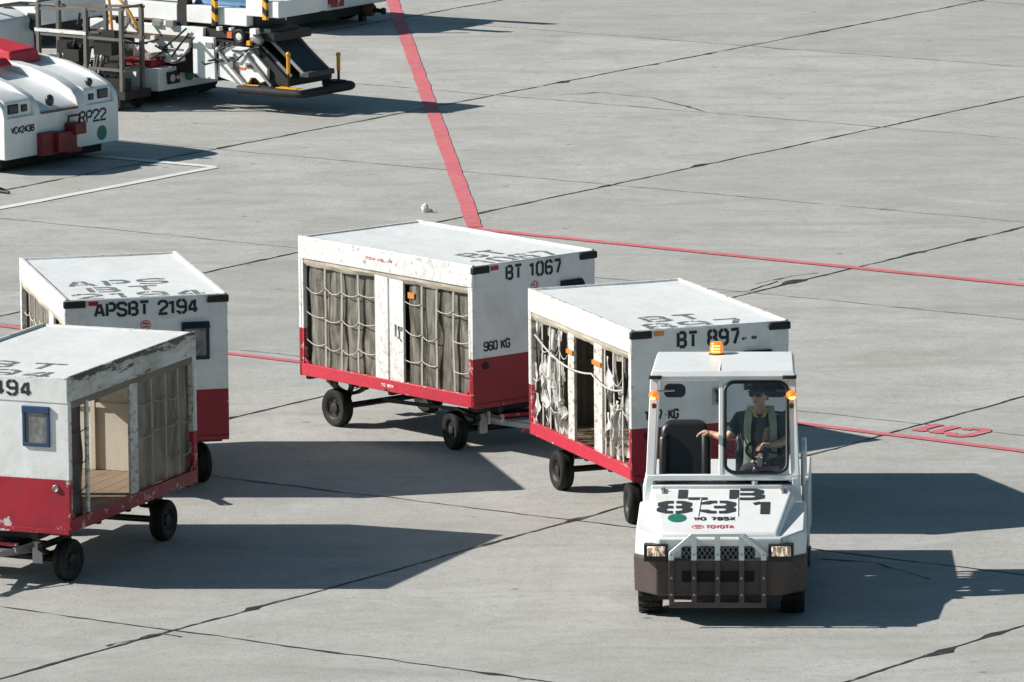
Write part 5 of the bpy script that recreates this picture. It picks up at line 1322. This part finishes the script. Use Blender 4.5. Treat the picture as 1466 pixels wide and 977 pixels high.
# white van further back
wv = bg('white_van', 'white van far back at the top left corner, mostly hidden by other equipment', 'van', (60, 72))
q = MB(); q.prism([(0, .35), (0, .8), (-.5, .95), (-.9, 1.5), (-3.2, 1.55), (-3.2, .35)], (0, 0, 0), (1, 0, 0), (0, 0, 1), (0, 1, 0), 1.6); q.build('body', 't_white', wv, bev=.03)
q = MB(); q.prism([(-.62, .98), (-.93, 1.42), (-1.5, 1.42), (-1.5, .98)], (0, -.004, 0), (1, 0, 0), (0, 0, 1), (0, 1, 0), .01); q.build('window', 'mirror', wv)
for x in (-.6, -2.6):
    for y in (.08, 1.5): q = MB(); q.lathe([(.05, -.1), (.2, -.11), (.29, -.09), (.30, 0), (.29, .09), (.2, .11), (.05, .1)], (x, y, .30), (0, 1, 0), 18); q.build('wheel', 'rubber', wv)
q = MB(); q.box((-3.1, .1, .2), (-.1, 1.5, .35)); q.build('underbody', 'chassis', wv)

# litter and a dark chock
q = MB(); q.ellipsoid((0, 0, .05), (.045, .04, .055), 0, 14); q.ellipsoid((.045, 0, .018), (.05, .035, .018), 0, 12)
q.v = [tuple(Vector(p_) + noise.noise_vector(Vector(p_)*28)*.016) for p_ in q.v]
o = q.build('litter_scrap', 'litter'); o.location = gp(609, 304); tag(o, 'small crumpled white scrap lying on the concrete behind the BT 1067 cart roof', 'litter')
q = MB(); q.tube([(-.5, 0, .02), (-.1, .05, .03), (.02, -.03, .03), (.10, -.08, .02)], .02, 8); q.tube([(-.3, .1, .03), (-.05, .02, .07), (.04, .05, .03)], .018, 8)
o = q.build('cable_coil', 'black'); o.location = gp(2, 277); tag(o, 'black cable end lying on the ground below the pushback tug', 'cable')

# ------------------------------------------------------------------ light, sky, camera
SUN_EL, SUN_AZ = R(34), R(-3.0)
sd = bpy.data.lights.new('sun', 'SUN'); sd.energy = 4.8; sd.angle = R(.53); sd.color = (1, .95, .885)
so = bpy.data.objects.new('sun', sd); COL.objects.link(so)
trav = Vector((math.cos(SUN_EL)*math.cos(SUN_AZ), math.cos(SUN_EL)*math.sin(SUN_AZ), -math.sin(SUN_EL)))
so.rotation_euler = trav.to_track_quat('-Z', 'Y').to_euler()
W = bpy.data.worlds.new('World'); S.world = W; W.use_nodes = True
nt = W.node_tree; sky = nt.nodes.new('ShaderNodeTexSky'); sky.sky_type = 'NISHITA'; sky.sun_disc = False
sky.sun_elevation = SUN_EL; sky.sun_rotation = R(-90); sky.air_density = 1.0; sky.dust_density = .6; sky.ozone_density = 1.2
tint = nt.nodes.new('ShaderNodeMix'); tint.data_type = 'RGBA'; tint.blend_type = 'MULTIPLY'; tint.inputs[0].default_value = 1
tint.inputs[7].default_value = (.74, 1.0, .94, 1); nt.links.new(sky.outputs[0], tint.inputs[6])
nt.links.new(tint.outputs[2], nt.nodes['Background'].inputs[0]); nt.nodes['Background'].inputs[1].default_value = .05
cd = bpy.data.cameras.new('camera'); co = bpy.data.objects.new('camera', cd); COL.objects.link(co); S.camera = co
cd.sensor_width = 36; cd.lens = FPX/1466*36; cd.clip_start = 1; cd.clip_end = 6000
co.matrix_world = Matrix.Translation((0, 0, CAMH)) @ Matrix.Rotation(math.pi/2 - PITCH, 4, 'X') @ Matrix.Rotation(ROLL, 4, 'Z')
S.view_settings.view_transform = 'Standard'; S.view_settings.look = 'None'; S.view_settings.gamma = 1; S.view_settings.use_curve_mapping = False
S.view_settings.exposure = .43
S.render.resolution_x, S.render.resolution_y = 1024, 682
